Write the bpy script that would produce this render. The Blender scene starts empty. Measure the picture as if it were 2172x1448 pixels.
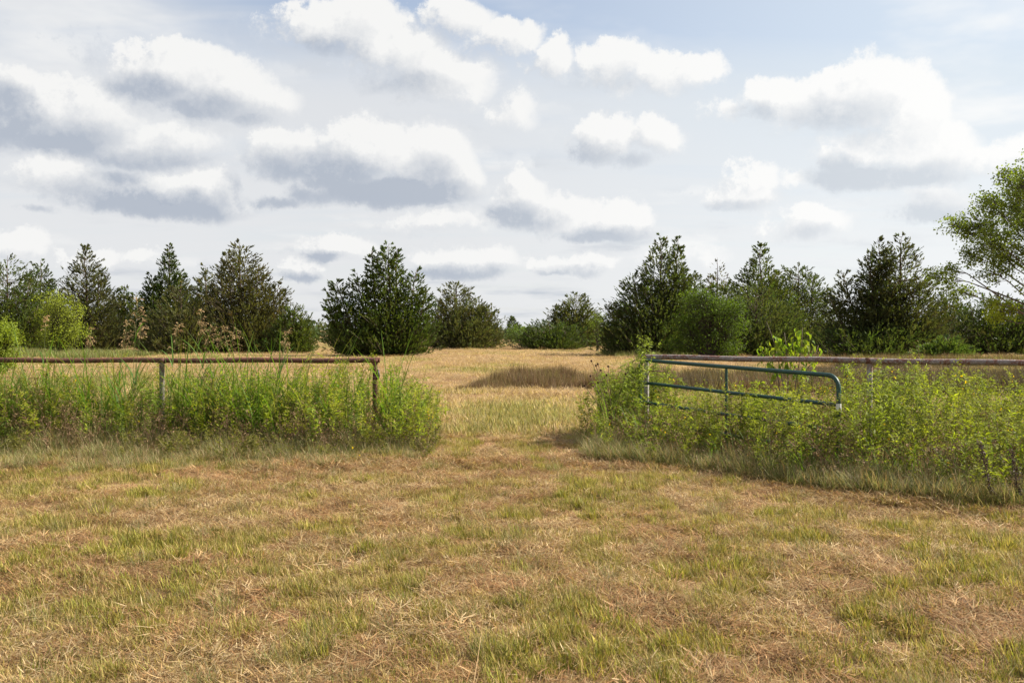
import bpy, math, random
import numpy as np
from mathutils import Vector
R = math.radians
SC = bpy.context.scene
COL = SC.collection
rng = np.random.default_rng(11)
random.seed(5)

# ------------------------------------------------------------------ camera
PW, PH, F = 2172.0, 1448.0, 1931.0          # photograph size, focal length in its pixels
EYE, PITCH = 1.6, R(0.712)
cam_d = bpy.data.cameras.new('camera')
cam = bpy.data.objects.new('camera', cam_d); COL.objects.link(cam)
cam_d.sensor_width = 36.0; cam_d.lens = 36.0 * F / PW
cam_d.clip_start = 0.05; cam_d.clip_end = 9000
cam.location = (0, 0, EYE); cam.rotation_euler = (R(90) - PITCH, 0, 0)
SC.camera = cam
SC.view_settings.view_transform = 'Standard'; SC.view_settings.look = 'None'
SC.view_settings.exposure = 1.1; SC.view_settings.gamma = 1.0
SC.view_settings.use_curve_mapping = False
SC.render.engine = 'CYCLES'
SC.cycles.max_bounces = 4; SC.cycles.transparent_max_bounces = 8
SC.cycles.diffuse_bounces = 2; SC.cycles.transmission_bounces = 2; SC.cycles.glossy_bounces = 2

def ray(px, py):
    a, b = (px - PW / 2) / F, (py - PH / 2) / F
    c, s = math.cos(PITCH), math.sin(PITCH)
    return (a, c - b * s, -s - b * c)
def at(px, py, Y):
    """world point seen at photograph pixel (px, py) at depth Y"""
    r = ray(px, py); k = Y / r[1]
    return Vector((r[0] * k, Y, EYE + r[2] * k))

# ------------------------------------------------------------------ sun and sky
SUN_AZ, SUN_EL, SUN_E = R(80), R(41), 5.0      # azimuth clockwise from the view direction (+Y)
sl = bpy.data.lights.new('sun', 'SUN'); sl.energy = SUN_E; sl.angle = R(0.53); sl.color = (1.0, 0.93, 0.82)
so = bpy.data.objects.new('sun', sl); COL.objects.link(so)
sd = Vector((math.sin(SUN_AZ) * math.cos(SUN_EL), math.cos(SUN_AZ) * math.cos(SUN_EL), math.sin(SUN_EL)))
so.rotation_euler = sd.to_track_quat('Z', 'Y').to_euler(); so.location = sd * 60

def build_world():
    w = bpy.data.worlds.new('World'); SC.world = w; w.use_nodes = True
    nt = w.node_tree; nt.nodes.clear(); L = nt.links
    def N(t, **k):
        n = nt.nodes.new(t)
        for a, b in k.items(): setattr(n, a, b)
        return n
    def put(sock, v):
        if isinstance(v, bpy.types.NodeSocket): L.new(v, sock)
        else: sock.default_value = v
    def M(op, a, b=0.0, c=0.0, clamp=False):
        n = N('ShaderNodeMath', operation=op, use_clamp=clamp)
        for i, v in enumerate((a, b, c)): put(n.inputs[i], v)
        return n.outputs[0]
    def V(op, a, b=(0, 0, 0), c=(0, 0, 0)):
        n = N('ShaderNodeVectorMath', operation=op)
        put(n.inputs[0], a); put(n.inputs[1], b)
        if op == 'MULTIPLY_ADD': put(n.inputs[2], c)
        return n.outputs['Value'] if op in ('DOT_PRODUCT', 'LENGTH') else n.outputs[0]
    def noise(p, scale, detail=5, rough=0.55, col=False):
        n = N('ShaderNodeTexNoise', noise_dimensions='3D')
        put(n.inputs['Vector'], p); n.inputs['Scale'].default_value = scale
        n.inputs['Detail'].default_value = detail; n.inputs['Roughness'].default_value = rough
        return n.outputs['Color'] if col else n.outputs['Fac']
    def sstep(x, lo, hi):
        n = N('ShaderNodeMapRange', interpolation_type='SMOOTHSTEP')
        put(n.inputs['Value'], x); n.inputs['From Min'].default_value = lo; n.inputs['From Max'].default_value = hi
        return n.outputs['Result']
    def mixc(f, a, b):
        n = N('ShaderNodeMix', data_type='RGBA'); put(n.inputs['Factor'], f)
        put(n.inputs[6], a if isinstance(a, bpy.types.NodeSocket) else (*a, 1)); put(n.inputs[7], b if isinstance(b, bpy.types.NodeSocket) else (*b, 1))
        return n.outputs[2]
    tc = N('ShaderNodeTexCoord'); d = tc.outputs['Generated']
    sep = N('ShaderNodeSeparateXYZ'); L.new(d, sep.inputs[0])
    x, y, z = sep.outputs
    az = M('ARCTAN2', x, y); el = M('ARCSINE', z)
    cmb = N('ShaderNodeCombineXYZ'); L.new(az, cmb.inputs[0]); L.new(el, cmb.inputs[1])
    p = cmb.outputs[0]
    # domain warp gives the billowing edges
    def noise2(p, scale, detail, rough):
        n = N('ShaderNodeTexNoise', noise_dimensions='3D'); put(n.inputs['Vector'], p)
        n.inputs['Scale'].default_value = scale; n.inputs['Detail'].default_value = detail; n.inputs['Roughness'].default_value = rough
        return n.outputs['Fac'], n.outputs['Color']
    fa, ca = noise2(d, 7, 1, 0.5)
    fb_, cb = noise2(d, 27, 7, 0.68)
    w1 = V('MULTIPLY', V('SUBTRACT', ca, (0.5, 0.5, 0.5)), (0.10, 0.045, 0))
    w2 = V('MULTIPLY', V('SUBTRACT', cb, (0.5, 0.5, 0.5)), (0.070, 0.050, 0))
    pw = V('ADD', V('ADD', p, w1), w2)
    ds = V('ADD', d, (0.013, 0.0, 0.017))                      # the same field a little nearer the sun: which side of a billow is lit
    fs_, cs_ = noise2(ds, 27, 5, 0.68)
    ps = V('ADD', V('ADD', V('ADD', p, (0.013, 0.017, 0)), w1), V('MULTIPLY', V('SUBTRACT', cs_, (0.5, 0.5, 0.5)), (0.070, 0.050, 0)))
    pd = V('ADD', V('MULTIPLY_ADD', w1, (0.8, 0.5, 0), p), V('MULTIPLY', w2, (1.0, 0.45, 0)))
    def ang(px, py):
        r = Vector(ray(px, py)).normalized()
        return math.atan2(r.x, r.y), math.asin(r.z)
    def blobs(pp, lst, k):
        """1 at a blob's heart, 0 at its rim, below 0 outside; neighbouring blobs melt together"""
        acc = None
        for (bx, by, rx, ry, s) in lst:
            u, v = ang(bx, by); ix, iy = F / rx, F / ry
            q = V('MULTIPLY_ADD', pp, (ix, iy, 0), (-u * ix, -v * iy, math.sqrt(max(0, 1 - s))))
            f = V('DOT_PRODUCT', q, q)
            acc = f if acc is None else M('SMOOTH_MIN', acc, f, k)
        return M('SUBTRACT', 1.0, acc)
    cloud = [(650, 55, 95, 55, 1), (745, 62, 115, 58, 1), (835, 110, 120, 66, 1), (925, 168, 110, 60, 1), (990, 205, 70, 42, .6),
             (950, 25, 85, 44, 1), (1040, 78, 75, 42, .9), (1140, 128, 64, 42, .95),
             (1305, 142, 105, 52, 1), (1420, 165, 95, 48, .9), (1488, 148, 60, 40, .9), (1330, 195, 80, 34, .5),
             (1282, 300, 85, 46, 1), (1390, 302, 85, 44, 1),
             (1850, 200, 95, 68, 1), (1690, 228, 145, 52, 1), (1940, 235, 95, 80, 1), (1990, 320, 115, 78, .9), (1880, 305, 150, 52, .8), (2140, 335, 100, 55, .6),
             (785, 312, 115, 62, 1), (905, 338, 112, 72, 1), (600, 318, 105, 46, .9), (965, 375, 66, 50, .8),
             (370, 150, 125, 62, 1), (475, 195, 130, 66, .8), (565, 205, 90, 50, .5),
             (180, 215, 130, 72, .9), (85, 235, 95, 52, .9), (60, 185, 95, 60, .7), (290, 280, 200, 58, .6),
             (360, 395, 105, 38, .95), (125, 368, 85, 46, .8), (430, 378, 70, 40, .8),
             (1118, 415, 78, 52, 1), (1195, 448, 82, 44, .9), (1300, 462, 78, 42, 1),
             (1572, 425, 80, 34, .9), (1590, 390, 60, 40, .8), (1725, 472, 110, 40, .8), (1985, 425, 80, 40, .7), (1680, 385, 80, 30, .4),
             (650, 568, 64, 28, .9), (745, 522, 120, 30, .7), (995, 540, 120, 36, .8), (55, 535, 72, 40, 1), (218, 555, 55, 30, .9), (310, 540, 60, 22, .5),
             (1260, 552, 70, 26, .8), (1160, 552, 70, 24, .7), (920, 470, 150, 34, .5), (1480, 545, 160, 40, .4), (1090, 245, 70, 60, .4)]
    dark = [(305, 183, 85, 36, .85), (420, 226, 115, 38, .72), (505, 252, 100, 30, .5),
            (0, 232, 75, 75, 1.0), (120, 290, 160, 46, .85), (290, 332, 200, 34, .6),
            (238, 402, 105, 46, 1.0), (350, 428, 200, 34, 1.0), (478, 408, 46, 46, .8),
            (640, 348, 125, 48, .75), (725, 365, 95, 62, .75), (845, 407, 185, 36, 1.0), (905, 366, 70, 42, .5), (690, 416, 95, 30, .6),
            (690, 110, 120, 32, .35), (860, 182, 150, 36, .45),
            (1775, 246, 135, 38, .65), (1855, 228, 74, 36, .5), (1600, 246, 52, 28, .6), (1845, 292, 66, 38, .4), (1870, 373, 175, 32, .95), (1788, 346, 54, 34, .8), (1965, 380, 110, 22, .8),
            (1268, 326, 64, 34, .55), (1320, 346, 90, 22, .45), (1310, 185, 90, 30, .25),
            (1985, 447, 86, 36, 1.0), (1112, 455, 115, 34, .85), (1292, 495, 120, 22, .8), (1570, 440, 90, 18, .6), (1735, 488, 66, 24, .55),
            (690, 545, 76, 18, .8), (640, 588, 66, 18, .7), (975, 570, 110, 26, .7), (1170, 570, 66, 18, .65), (1255, 567, 58, 20, .65), (610, 428, 84, 16, .65), (80, 445, 60, 16, .4)]
    Fb = blobs(pw, cloud, 0.35); Fs = blobs(ps, cloud, 0.35); Db = blobs(pd, dark, 0.25)
    # free cloud layer seen in perspective: carries on all round and fills towards the horizon
    zz = M('ADD', M('MAXIMUM', z, 0.0), 0.10)
    pl = N('ShaderNodeCombineXYZ'); L.new(M('DIVIDE', x, zz), pl.inputs[0]); L.new(M('DIVIDE', y, zz), pl.inputs[1])
    n1 = noise(pl.outputs[0], 1.1, 5, 0.58)
    n1b = noise(V('ADD', pl.outputs[0], (0.14, -0.10, 0.0)), 1.1, 2, 0.5)
    streak = noise(V('MULTIPLY', pl.outputs[0], (0.6, 2.2, 1)), 1.1, 4, 0.62)
    inview = M('MULTIPLY', sstep(y, 0.775, 0.815), sstep(z, -0.03, -0.02))   # the part of the sky whose clouds are listed above
    rough_n = M('SUBTRACT', fb_, 0.5)
    dens = M('MULTIPLY_ADD', rough_n, 1.8, Fb)
    relief = M('MINIMUM', M('MAXIMUM', M('SUBTRACT', dens, M('MULTIPLY_ADD', M('SUBTRACT', fs_, 0.5), 1.8, Fs)), -0.8), 0.8)
    lit = sstep(relief, -0.05, 0.40)                           # sunlit tops are crisp, shaded bases soft
    a_soft, a_crisp = sstep(dens, -0.45, 0.75), sstep(dens, -0.20, 0.42)
    a_big = M('ADD', M('MULTIPLY', a_soft, M('SUBTRACT', 1.0, lit)), M('MULTIPLY', a_crisp, lit))
    a_free = M('MULTIPLY', sstep(n1, 0.48, 0.72), 0.85)
    right = sstep(M('ADD', x, M('MULTIPLY', y, 0.05)), -0.15, 0.62)   # brighter towards the sun
    dd = M('MULTIPLY_ADD', rough_n, 0.8, Db)
    shade = M('MULTIPLY', sstep(dd, -0.5, 1.05), 0.86)
    a_dark = sstep(dd, -0.30, 0.70)
    alpha = M('MAXIMUM', M('MAXIMUM', a_big, a_free), M('MULTIPLY', a_dark, 0.9))
    shade_f = M('MULTIPLY', sstep(n1b, 0.46, 0.70), M('MULTIPLY', a_free, 0.5))
    shade = M('MAXIMUM', shade, M('MULTIPLY', shade_f, M('SUBTRACT', 1.0, a_big)))
    shade = M('MULTIPLY_ADD', relief, -0.50, M('MULTIPLY_ADD', shade, 0.74, 0.20), True)
    white = mixc(right, (0.92, 0.92, 0.91), (1.0, 1.0, 0.99))
    grey = mixc(right, (0.44, 0.49, 0.575), (0.69, 0.735, 0.785))
    ccol = mixc(shade, white, grey)
    # clear sky
    sky = N('ShaderNodeTexSky', sky_type='NISHITA', sun_disc=False, sun_elevation=SUN_EL, sun_rotation=SUN_AZ)
    sky.air_density = 1.0; sky.dust_density = 1.2; sky.ozone_density = 1.2; sky.altitude = 150
    bg1 = N('ShaderNodeBackground'); L.new(sky.outputs[0], bg1.inputs[0]); bg1.inputs[1].default_value = 0.075
    K = 2 ** -SC.view_settings.exposure
    # thin bright veil over the clear sky, thicker low down, towards the sun and on the left
    left = sstep(M('MULTIPLY_ADD', x, -1.0, M('MULTIPLY', z, -0.45)), -0.22, 0.30)
    hz = M('SUBTRACT', 1.0, sstep(z, 0.23, 0.40))
    vf = M('MULTIPLY', left, M('MULTIPLY_ADD', sstep(streak, 0.30, 0.62), 0.55, 0.40))
    vf = M('MAXIMUM', vf, M('MULTIPLY', hz, M('MULTIPLY_ADD', sstep(streak, 0.25, 0.55), 0.14, 0.84)))
    vf = M('MAXIMUM', vf, M('MULTIPLY_ADD', right, 0.55, 0.30))
    veilcol = mixc(right, (0.75, 0.77, 0.80), (0.75, 0.835, 0.91))
    veilcol = mixc(M('MULTIPLY', M('SUBTRACT', 1.0, sstep(z, 0.05, 0.28)), 0.9), veilcol, mixc(right, (0.80, 0.81, 0.825), (0.92, 0.935, 0.94)))
    bgv = N('ShaderNodeBackground'); L.new(veilcol, bgv.inputs[0]); bgv.inputs[1].default_value = K
    m1 = N('ShaderNodeMixShader'); L.new(vf, m1.inputs[0]); L.new(bg1.outputs[0], m1.inputs[1]); L.new(bgv.outputs[0], m1.inputs[2])
    bg2 = N('ShaderNodeBackground'); L.new(ccol, bg2.inputs[0]); bg2.inputs[1].default_value = K
    m2 = N('ShaderNodeMixShader'); L.new(alpha, m2.inputs[0]); L.new(m1.outputs[0], m2.inputs[1]); L.new(bg2.outputs[0], m2.inputs[2])
    bg3 = N('ShaderNodeBackground'); L.new(mixc(shade_f, white, grey), bg3.inputs[0]); bg3.inputs[1].default_value = K
    m3 = N('ShaderNodeMixShader'); L.new(a_free, m3.inputs[0]); L.new(m1.outputs[0], m3.inputs[1]); L.new(bg3.outputs[0], m3.inputs[2])
    m4 = N('ShaderNodeMixShader'); L.new(inview, m4.inputs[0]); L.new(m3.outputs[0], m4.inputs[1]); L.new(m2.outputs[0], m4.inputs[2])
    out = N('ShaderNodeOutputWorld'); L.new(m4.outputs[0], out.inputs[0])
    w.cycles.sampling_method = 'MANUAL'; w.cycles.sample_map_resolution = 512
build_world()

# ------------------------------------------------------------------ helpers
def tag(o, label=None, cat=None, group=None, kind=None):
    for k, v in (('label', label), ('category', cat), ('group', group), ('kind', kind)):
        if v: o[k] = v
    return o
def empty(name, loc, label, cat, group=None):
    o = bpy.data.objects.new(name, None); COL.objects.link(o); o.location = loc; o.empty_display_size = 0.2
    return tag(o, label, cat, group)

class Buf:
    """collects triangles with a colour per vertex; build() makes ONE mesh object"""
    def __init__(s): s.v, s.c, s.t, s.n = [], [], [], 0
    def add(s, v, c, t):
        v = np.asarray(v, np.float32).reshape(-1, 3)
        c = np.broadcast_to(np.asarray(c, np.float32), (len(v), 3))
        s.v.append(v); s.c.append(c); s.t.append(np.asarray(t, np.int32).reshape(-1, 3) + s.n); s.n += len(v)
    def mesh(s, name, mat, smooth=False, origin=(0, 0, 0)):
        v = np.concatenate(s.v) - np.asarray(origin, np.float32); c = np.concatenate(s.c); t = np.concatenate(s.t)
        me = bpy.data.meshes.new(name)
        me.vertices.add(len(v)); me.vertices.foreach_set('co', v.ravel())
        me.loops.add(t.size); me.loops.foreach_set('vertex_index', t.ravel())
        me.polygons.add(len(t)); me.polygons.foreach_set('loop_start', np.arange(0, t.size, 3, dtype=np.int32))
        if smooth: me.polygons.foreach_set('use_smooth', np.ones(len(t), bool))
        at_ = me.attributes.new('Col', 'FLOAT_COLOR', 'POINT')
        at_.data.foreach_set('color', np.concatenate([c, np.ones((len(c), 1), np.float32)], 1).ravel())
        me.update(calc_edges=True); me.materials.append(mat)
        return me
    def build(s, name, mat, parent=None, smooth=False, origin=None):
        if parent is not None and origin is None: origin = tuple(parent.location)
        me = s.mesh(name, mat, smooth, origin or (0, 0, 0))
        o = bpy.data.objects.new(name, me); COL.objects.link(o)
        if parent is not None: o.parent = parent
        elif origin: o.location = origin
        return o

def nrm(a): return a / np.maximum(np.linalg.norm(a, axis=-1, keepdims=True), 1e-9)
def blades(b, base, az, lean, length, width, curl, col, segs=2, tipcol=None):
    base = np.asarray(base, float); n = len(base)
    az, lean, length, width, curl = [np.broadcast_to(np.asarray(q, float), (n,)) for q in (az, lean, length, width, curl)]
    col = np.broadcast_to(np.asarray(col, float), (n, 3))
    hx, hy = np.cos(az), np.sin(az)
    side = np.stack([-hy, hx, np.zeros(n)], 1)
    pts = [base]; p = base
    for k in range(segs):
        a = lean + curl * (k + 0.35) / segs
        p = p + (length / segs)[:, None] * np.stack([np.sin(a) * hx, np.sin(a) * hy, np.cos(a)], 1); pts.append(p)
    vs = []
    for k in range(segs):
        w = width * (0.5 if k == 0 else 0.5 * (1 - 0.55 * (k / segs) ** 2))
        vs += [pts[k] + side * w[:, None], pts[k] - side * w[:, None]]
    vs.append(pts[-1])
    nv = 2 * segs + 1
    v = np.stack(vs, 1).reshape(-1, 3)
    tc = col if tipcol is None else np.broadcast_to(tipcol, (n, 3))
    f = np.linspace(0, 1, segs + 1)
    cc = np.stack([(col * (1 - f[k // 2]) + tc * f[k // 2]) for k in range(2 * segs)] + [tc], 1).reshape(-1, 3)
    t = []
    for k in range(segs - 1):
        t += [(2 * k, 2 * k + 1, 2 * k + 2), (2 * k + 1, 2 * k + 3, 2 * k + 2)]
    t.append((2 * segs - 2, 2 * segs - 1, 2 * segs))
    t = (np.arange(n)[:, None, None] * nv + np.array(t)[None]).reshape(-1, 3)
    b.add(v, cc, t)
def leaves(b, pos, dirs, length, width, col, droop=0.0, rnd=0.5, r=None, mid=0.42):
    r = r or rng; n = len(pos)
    if n == 0: return
    length = np.broadcast_to(length, (n,))[:, None]; width = np.broadcast_to(width, (n,))[:, None]
    d = nrm(dirs); up = np.array([0, 0, 1.0])
    side = np.cross(d, up + r.normal(0, rnd, (n, 3))); side = nrm(side)
    m = pos + d * length * mid; tip = pos + d * length; tip = tip - np.array([0, 0, 1.0]) * (np.broadcast_to(droop, (n,))[:, None] * length)
    v = np.stack([pos, m + side * width / 2, m - side * width / 2, tip], 1).reshape(-1, 3)
    c = np.repeat(np.broadcast_to(col, (n, 3)), 4, 0)
    t = (np.arange(n)[:, None, None] * 4 + np.array([(0, 1, 2), (1, 3, 2)])[None]).reshape(-1, 3)
    b.add(v, c, t)
def cones(b, A, B, ra, rb, col, n=3):
    A = np.asarray(A, float).reshape(-1, 3); B = np.asarray(B, float).reshape(-1, 3); N = len(A)
    if N == 0: return
    ra = np.broadcast_to(ra, (N,)); rb = np.broadcast_to(rb, (N,))
    d = nrm(B - A); ref = np.where(np.abs(d[:, 2:3]) > 0.9, np.array([[1.0, 0, 0]]), np.array([[0, 0, 1.0]]))
    s = nrm(np.cross(d, ref)); u = np.cross(s, d)
    vs = []
    for P, rr in ((A, ra), (B, rb)):
        for k in range(n):
            a = 2 * math.pi * k / n
            vs.append(P + (s * math.cos(a) + u * math.sin(a)) * rr[:, None])
    v = np.stack(vs, 1).reshape(-1, 3)
    t = []
    for k in range(n):
        k2 = (k + 1) % n; t += [(k, k2, n + k), (k2, n + k2, n + k)]
    t = (np.arange(N)[:, None, None] * 2 * n + np.array(t)[None]).reshape(-1, 3)
    b.add(v, np.repeat(np.broadcast_to(col, (N, 3)), 2 * n, 0), t)
def tube(b, pts, radii, col, n=10, caps=True):
    P = np.asarray(pts, float); K = len(P); radii = np.broadcast_to(radii, (K,))
    T = np.gradient(P, axis=0); T = nrm(T)
    ref = np.array([0, 0, 1.0]) if abs(T[0, 2]) < 0.9 else np.array([1.0, 0, 0])
    s = np.cross(T[0], ref); s /= np.linalg.norm(s); vs = []
    for k in range(K):
        s = s - T[k] * np.dot(s, T[k]); s /= np.linalg.norm(s); u = np.cross(T[k], s)
        for j in range(n):
            a = 2 * math.pi * j / n; vs.append(P[k] + (s * math.cos(a) + u * math.sin(a)) * radii[k])
    t = []
    for k in range(K - 1):
        for j in range(n):
            j2 = (j + 1) % n; t += [(k * n + j, k * n + j2, (k + 1) * n + j), (k * n + j2, (k + 1) * n + j2, (k + 1) * n + j)]
    if caps:
        for j in range(1, n - 1): t += [(0, j + 1, j), ((K - 1) * n, (K - 1) * n + j, (K - 1) * n + j + 1)]
    b.add(vs, col, t)
def ball(b, c, r, col, n=6, sq=1.0):
    vs = [(c[0], c[1], c[2] + r * sq)]
    for i in (1, 2, 3):
        a = math.pi * i / 4
        for j in range(n): vs.append((c[0] + r * math.sin(a) * math.cos(2 * math.pi * j / n), c[1] + r * math.sin(a) * math.sin(2 * math.pi * j / n), c[2] + r * sq * math.cos(a)))
    vs.append((c[0], c[1], c[2] - r * sq)); t = []
    for j in range(n):
        j2 = (j + 1) % n
        t += [(0, 1 + j, 1 + j2), (1 + 3 * n, 1 + 2 * n + j2, 1 + 2 * n + j)]
        for i in (0, 1):
            a, b_, c_, d_ = 1 + i * n + j, 1 + i * n + j2, 1 + (i + 1) * n + j, 1 + (i + 1) * n + j2
            t += [(a, c_, b_), (b_, c_, d_)]
    b.add(vs, col, t)
_perm = np.random.default_rng(3).random((256, 256))
def vnoise(x, y):
    x = np.asarray(x, float); y = np.asarray(y, float)
    xi, yi = np.floor(x).astype(int), np.floor(y).astype(int); fx, fy = x - xi, y - yi
    fx = fx * fx * (3 - 2 * fx); fy = fy * fy * (3 - 2 * fy)
    g = lambda i, j: _perm[i & 255, j & 255]
    return (g(xi, yi) * (1 - fx) + g(xi + 1, yi) * fx) * (1 - fy) + (g(xi, yi + 1) * (1 - fx) + g(xi + 1, yi + 1) * fx) * fy
def fbm(x, y, o=4):
    s, a, t = 0, 0.5, 0
    for k in range(o): s = s + a * vnoise(x * 2 ** k + 17 * k, y * 2 ** k + 31 * k); t += a; a *= 0.5
    return s / t
def gz(x, y):
    """height of the ground"""
    x = np.asarray(x, float); y = np.asarray(y, float)
    near = np.clip(1 - np.hypot(x, y - 25) / 160, 0, 1)
    h = (fbm(x * 0.12 + 5, y * 0.12 + 9, 3) - 0.5) * 0.28 * np.clip((y - 12) / 14, 0, 1)
    h = h + (fbm(x * 1.3 + 2, y * 1.3, 3) - 0.5) * 0.07
    h = h - 0.22 * np.exp(-((y - 27 + 0.05 * x) / 4.0) ** 2) * np.exp(-((x - 5) / 11.0) ** 2)     # shallow dip with the rough patch
    h = h + 0.10 * np.exp(-((y - 22.2) / 1.6) ** 2) * np.exp(-((x - 1) / 9.0) ** 2)
    return h * near

# ------------------------------------------------------------------ materials
def mat(name):
    m = bpy.data.materials.new(name); m.use_nodes = True; nt = m.node_tree; nt.nodes.clear()
    out = nt.nodes.new('ShaderNodeOutputMaterial'); return m, nt, out
def nd(nt, t, **k):
    n = nt.nodes.new(t)
    for a, b in k.items(): setattr(n, a, b)
    return n
def foliage(name, transl=0.4, rough=0.55, spec=0.35, tcol=(1.15, 1.25, 0.55), vary=0.35):
    m, nt, out = mat(name); L = nt.links
    a = nd(nt, 'ShaderNodeAttribute', attribute_name='Col')
    oi = nd(nt, 'ShaderNodeObjectInfo')
    mr = nd(nt, 'ShaderNodeMapRange'); mr.inputs['To Min'].default_value = 1 - vary / 2; mr.inputs['To Max'].default_value = 1 + vary / 2
    L.new(oi.outputs['Random'], mr.inputs['Value'])
    sc = nd(nt, 'ShaderNodeVectorMath', operation='SCALE'); L.new(a.outputs['Color'], sc.inputs[0]); L.new(mr.outputs[0], sc.inputs['Scale'])
    p = nd(nt, 'ShaderNodeBsdfPrincipled'); L.new(sc.outputs[0], p.inputs['Base Color'])
    p.inputs['Roughness'].default_value = rough; p.inputs['Specular IOR Level'].default_value = spec
    tm = nd(nt, 'ShaderNodeVectorMath', operation='MULTIPLY'); L.new(sc.outputs[0], tm.inputs[0]); tm.inputs[1].default_value = tcol
    tr = nd(nt, 'ShaderNodeBsdfTranslucent'); L.new(tm.outputs[0], tr.inputs['Color'])
    mx = nd(nt, 'ShaderNodeMixShader'); mx.inputs[0].default_value = transl
    L.new(p.outputs[0], mx.inputs[1]); L.new(tr.outputs[0], mx.inputs[2]); L.new(mx.outputs[0], out.inputs[0])
    return m
def vcol(name, rough=0.8, spec=0.2):
    m, nt, out = mat(name); L = nt.links
    a = nd(nt, 'ShaderNodeAttribute', attribute_name='Col')
    tc = nd(nt, 'ShaderNodeTexCoord'); n = nd(nt, 'ShaderNodeTexNoise'); n.inputs['Scale'].default_value = 9; n.inputs['Detail'].default_value = 5
    L.new(tc.outputs['Object'], n.inputs['Vector'])
    mr = nd(nt, 'ShaderNodeMapRange'); mr.inputs['To Min'].default_value = 0.6; mr.inputs['To Max'].default_value = 1.4; L.new(n.outputs['Fac'], mr.inputs['Value'])
    sc = nd(nt, 'ShaderNodeVectorMath', operation='SCALE'); L.new(a.outputs['Color'], sc.inputs[0]); L.new(mr.outputs[0], sc.inputs['Scale'])
    p = nd(nt, 'ShaderNodeBsdfPrincipled'); L.new(sc.outputs[0], p.inputs['Base Color']); p.inputs['Roughness'].default_value = rough; p.inputs['Specular IOR Level'].default_value = spec
    L.new(p.outputs[0], out.inputs[0]); return m
def rusty(name, c1, c2, c3, scale, lo=0.42, hi=0.6, rough=0.75, metal=0.0):
    m, nt, out = mat(name); L = nt.links
    tc = nd(nt, 'ShaderNodeTexCoord')
    def nz(s, dt=6, ro=0.65):
        n = nd(nt, 'ShaderNodeTexNoise'); n.inputs['Scale'].default_value = s; n.inputs['Detail'].default_value = dt; n.inputs['Roughness'].default_value = ro
        L.new(tc.outputs['Object'], n.inputs['Vector']); return n.outputs['Fac']
    def mp(v, a, b):
        n = nd(nt, 'ShaderNodeMapRange', interpolation_type='SMOOTHSTEP'); L.new(v, n.inputs['Value']); n.inputs['From Min'].default_value = a; n.inputs['From Max'].default_value = b; return n.outputs['Result']
    m1 = nd(nt, 'ShaderNodeMix', data_type='RGBA'); L.new(mp(nz(scale), lo, hi), m1.inputs['Factor']); m1.inputs[6].default_value = (*c1, 1); m1.inputs[7].default_value = (*c2, 1)
    m2 = nd(nt, 'ShaderNodeMix', data_type='RGBA'); L.new(mp(nz(scale * 4.3, 4), 0.5, 0.68), m2.inputs['Factor']); L.new(m1.outputs[2], m2.inputs[6]); m2.inputs[7].default_value = (*c3, 1)
    p = nd(nt, 'ShaderNodeBsdfPrincipled'); L.new(m2.outputs[2], p.inputs['Base Color']); p.inputs['Roughness'].default_value = rough; p.inputs['Metallic'].default_value = metal
    bp = nd(nt, 'ShaderNodeBump'); bp.inputs['Strength'].default_value = 0.35; bp.inputs['Distance'].default_value = 0.004
    L.new(nz(scale * 8), bp.inputs['Height']); L.new(bp.outputs[0], p.inputs['Normal'])
    L.new(p.outputs[0], out.inputs[0]); return m

M_GRASS = foliage('grass_blades', 0.35, 0.65, 0.2, (1.1, 1.1, 0.6), 0.45)
M_WEED = foliage('weed_leaves', 0.5, 0.6, 0.2, (1.25, 1.3, 0.45), 0.1)
M_DRY = foliage('dry_stems', 0.2, 0.7, 0.2, (1, 0.95, 0.7), 0.1)
M_CEDAR = foliage('cedar_foliage', 0.38, 0.65, 0.2, (1.25, 1.2, 0.5), 0.1)
M_LEAF = foliage('broad_leaves', 0.5, 0.6, 0.2, (1.2, 1.25, 0.4), 0.12)
M_BARK = vcol('bark', 0.9, 0.1)
M_RUST = rusty('rusty_pipe', (0.085, 0.032, 0.020), (0.16, 0.058, 0.032), (0.055, 0.024, 0.018), 14)
M_RUSTPALE = rusty('weathered_painted_pipe', (0.20, 0.155, 0.14), (0.15, 0.062, 0.040), (0.34, 0.30, 0.28), 11, 0.46, 0.56)
M_POSTGREY = rusty('grey_weathered_post', (0.17, 0.145, 0.125), (0.12, 0.06, 0.04), (0.24, 0.21, 0.19), 12, 0.5, 0.62)
M_POSTWHITE = rusty('old_white_paint', (0.33, 0.30, 0.27), (0.16, 0.08, 0.055), (0.24, 0.20, 0.17), 9, 0.50, 0.62)
M_GATE = rusty('green_gate_paint', (0.005, 0.040, 0.028), (0.008, 0.054, 0.038), (0.010, 0.026, 0.018), 5, rough=0.48)
M_WIRE = rusty('old_wire', (0.16, 0.14, 0.125), (0.10, 0.06, 0.045), (0.2, 0.19, 0.18), 30, metal=0.5, rough=0.6)
M_WHITE = rusty('white_tape', (0.72, 0.71, 0.68), (0.62, 0.60, 0.56), (0.5, 0.48, 0.45), 20)
M_BLACK = rusty('black_latch', (0.012, 0.012, 0.013), (0.03, 0.022, 0.018), (0.02, 0.02, 0.02), 20, rough=0.5)

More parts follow.
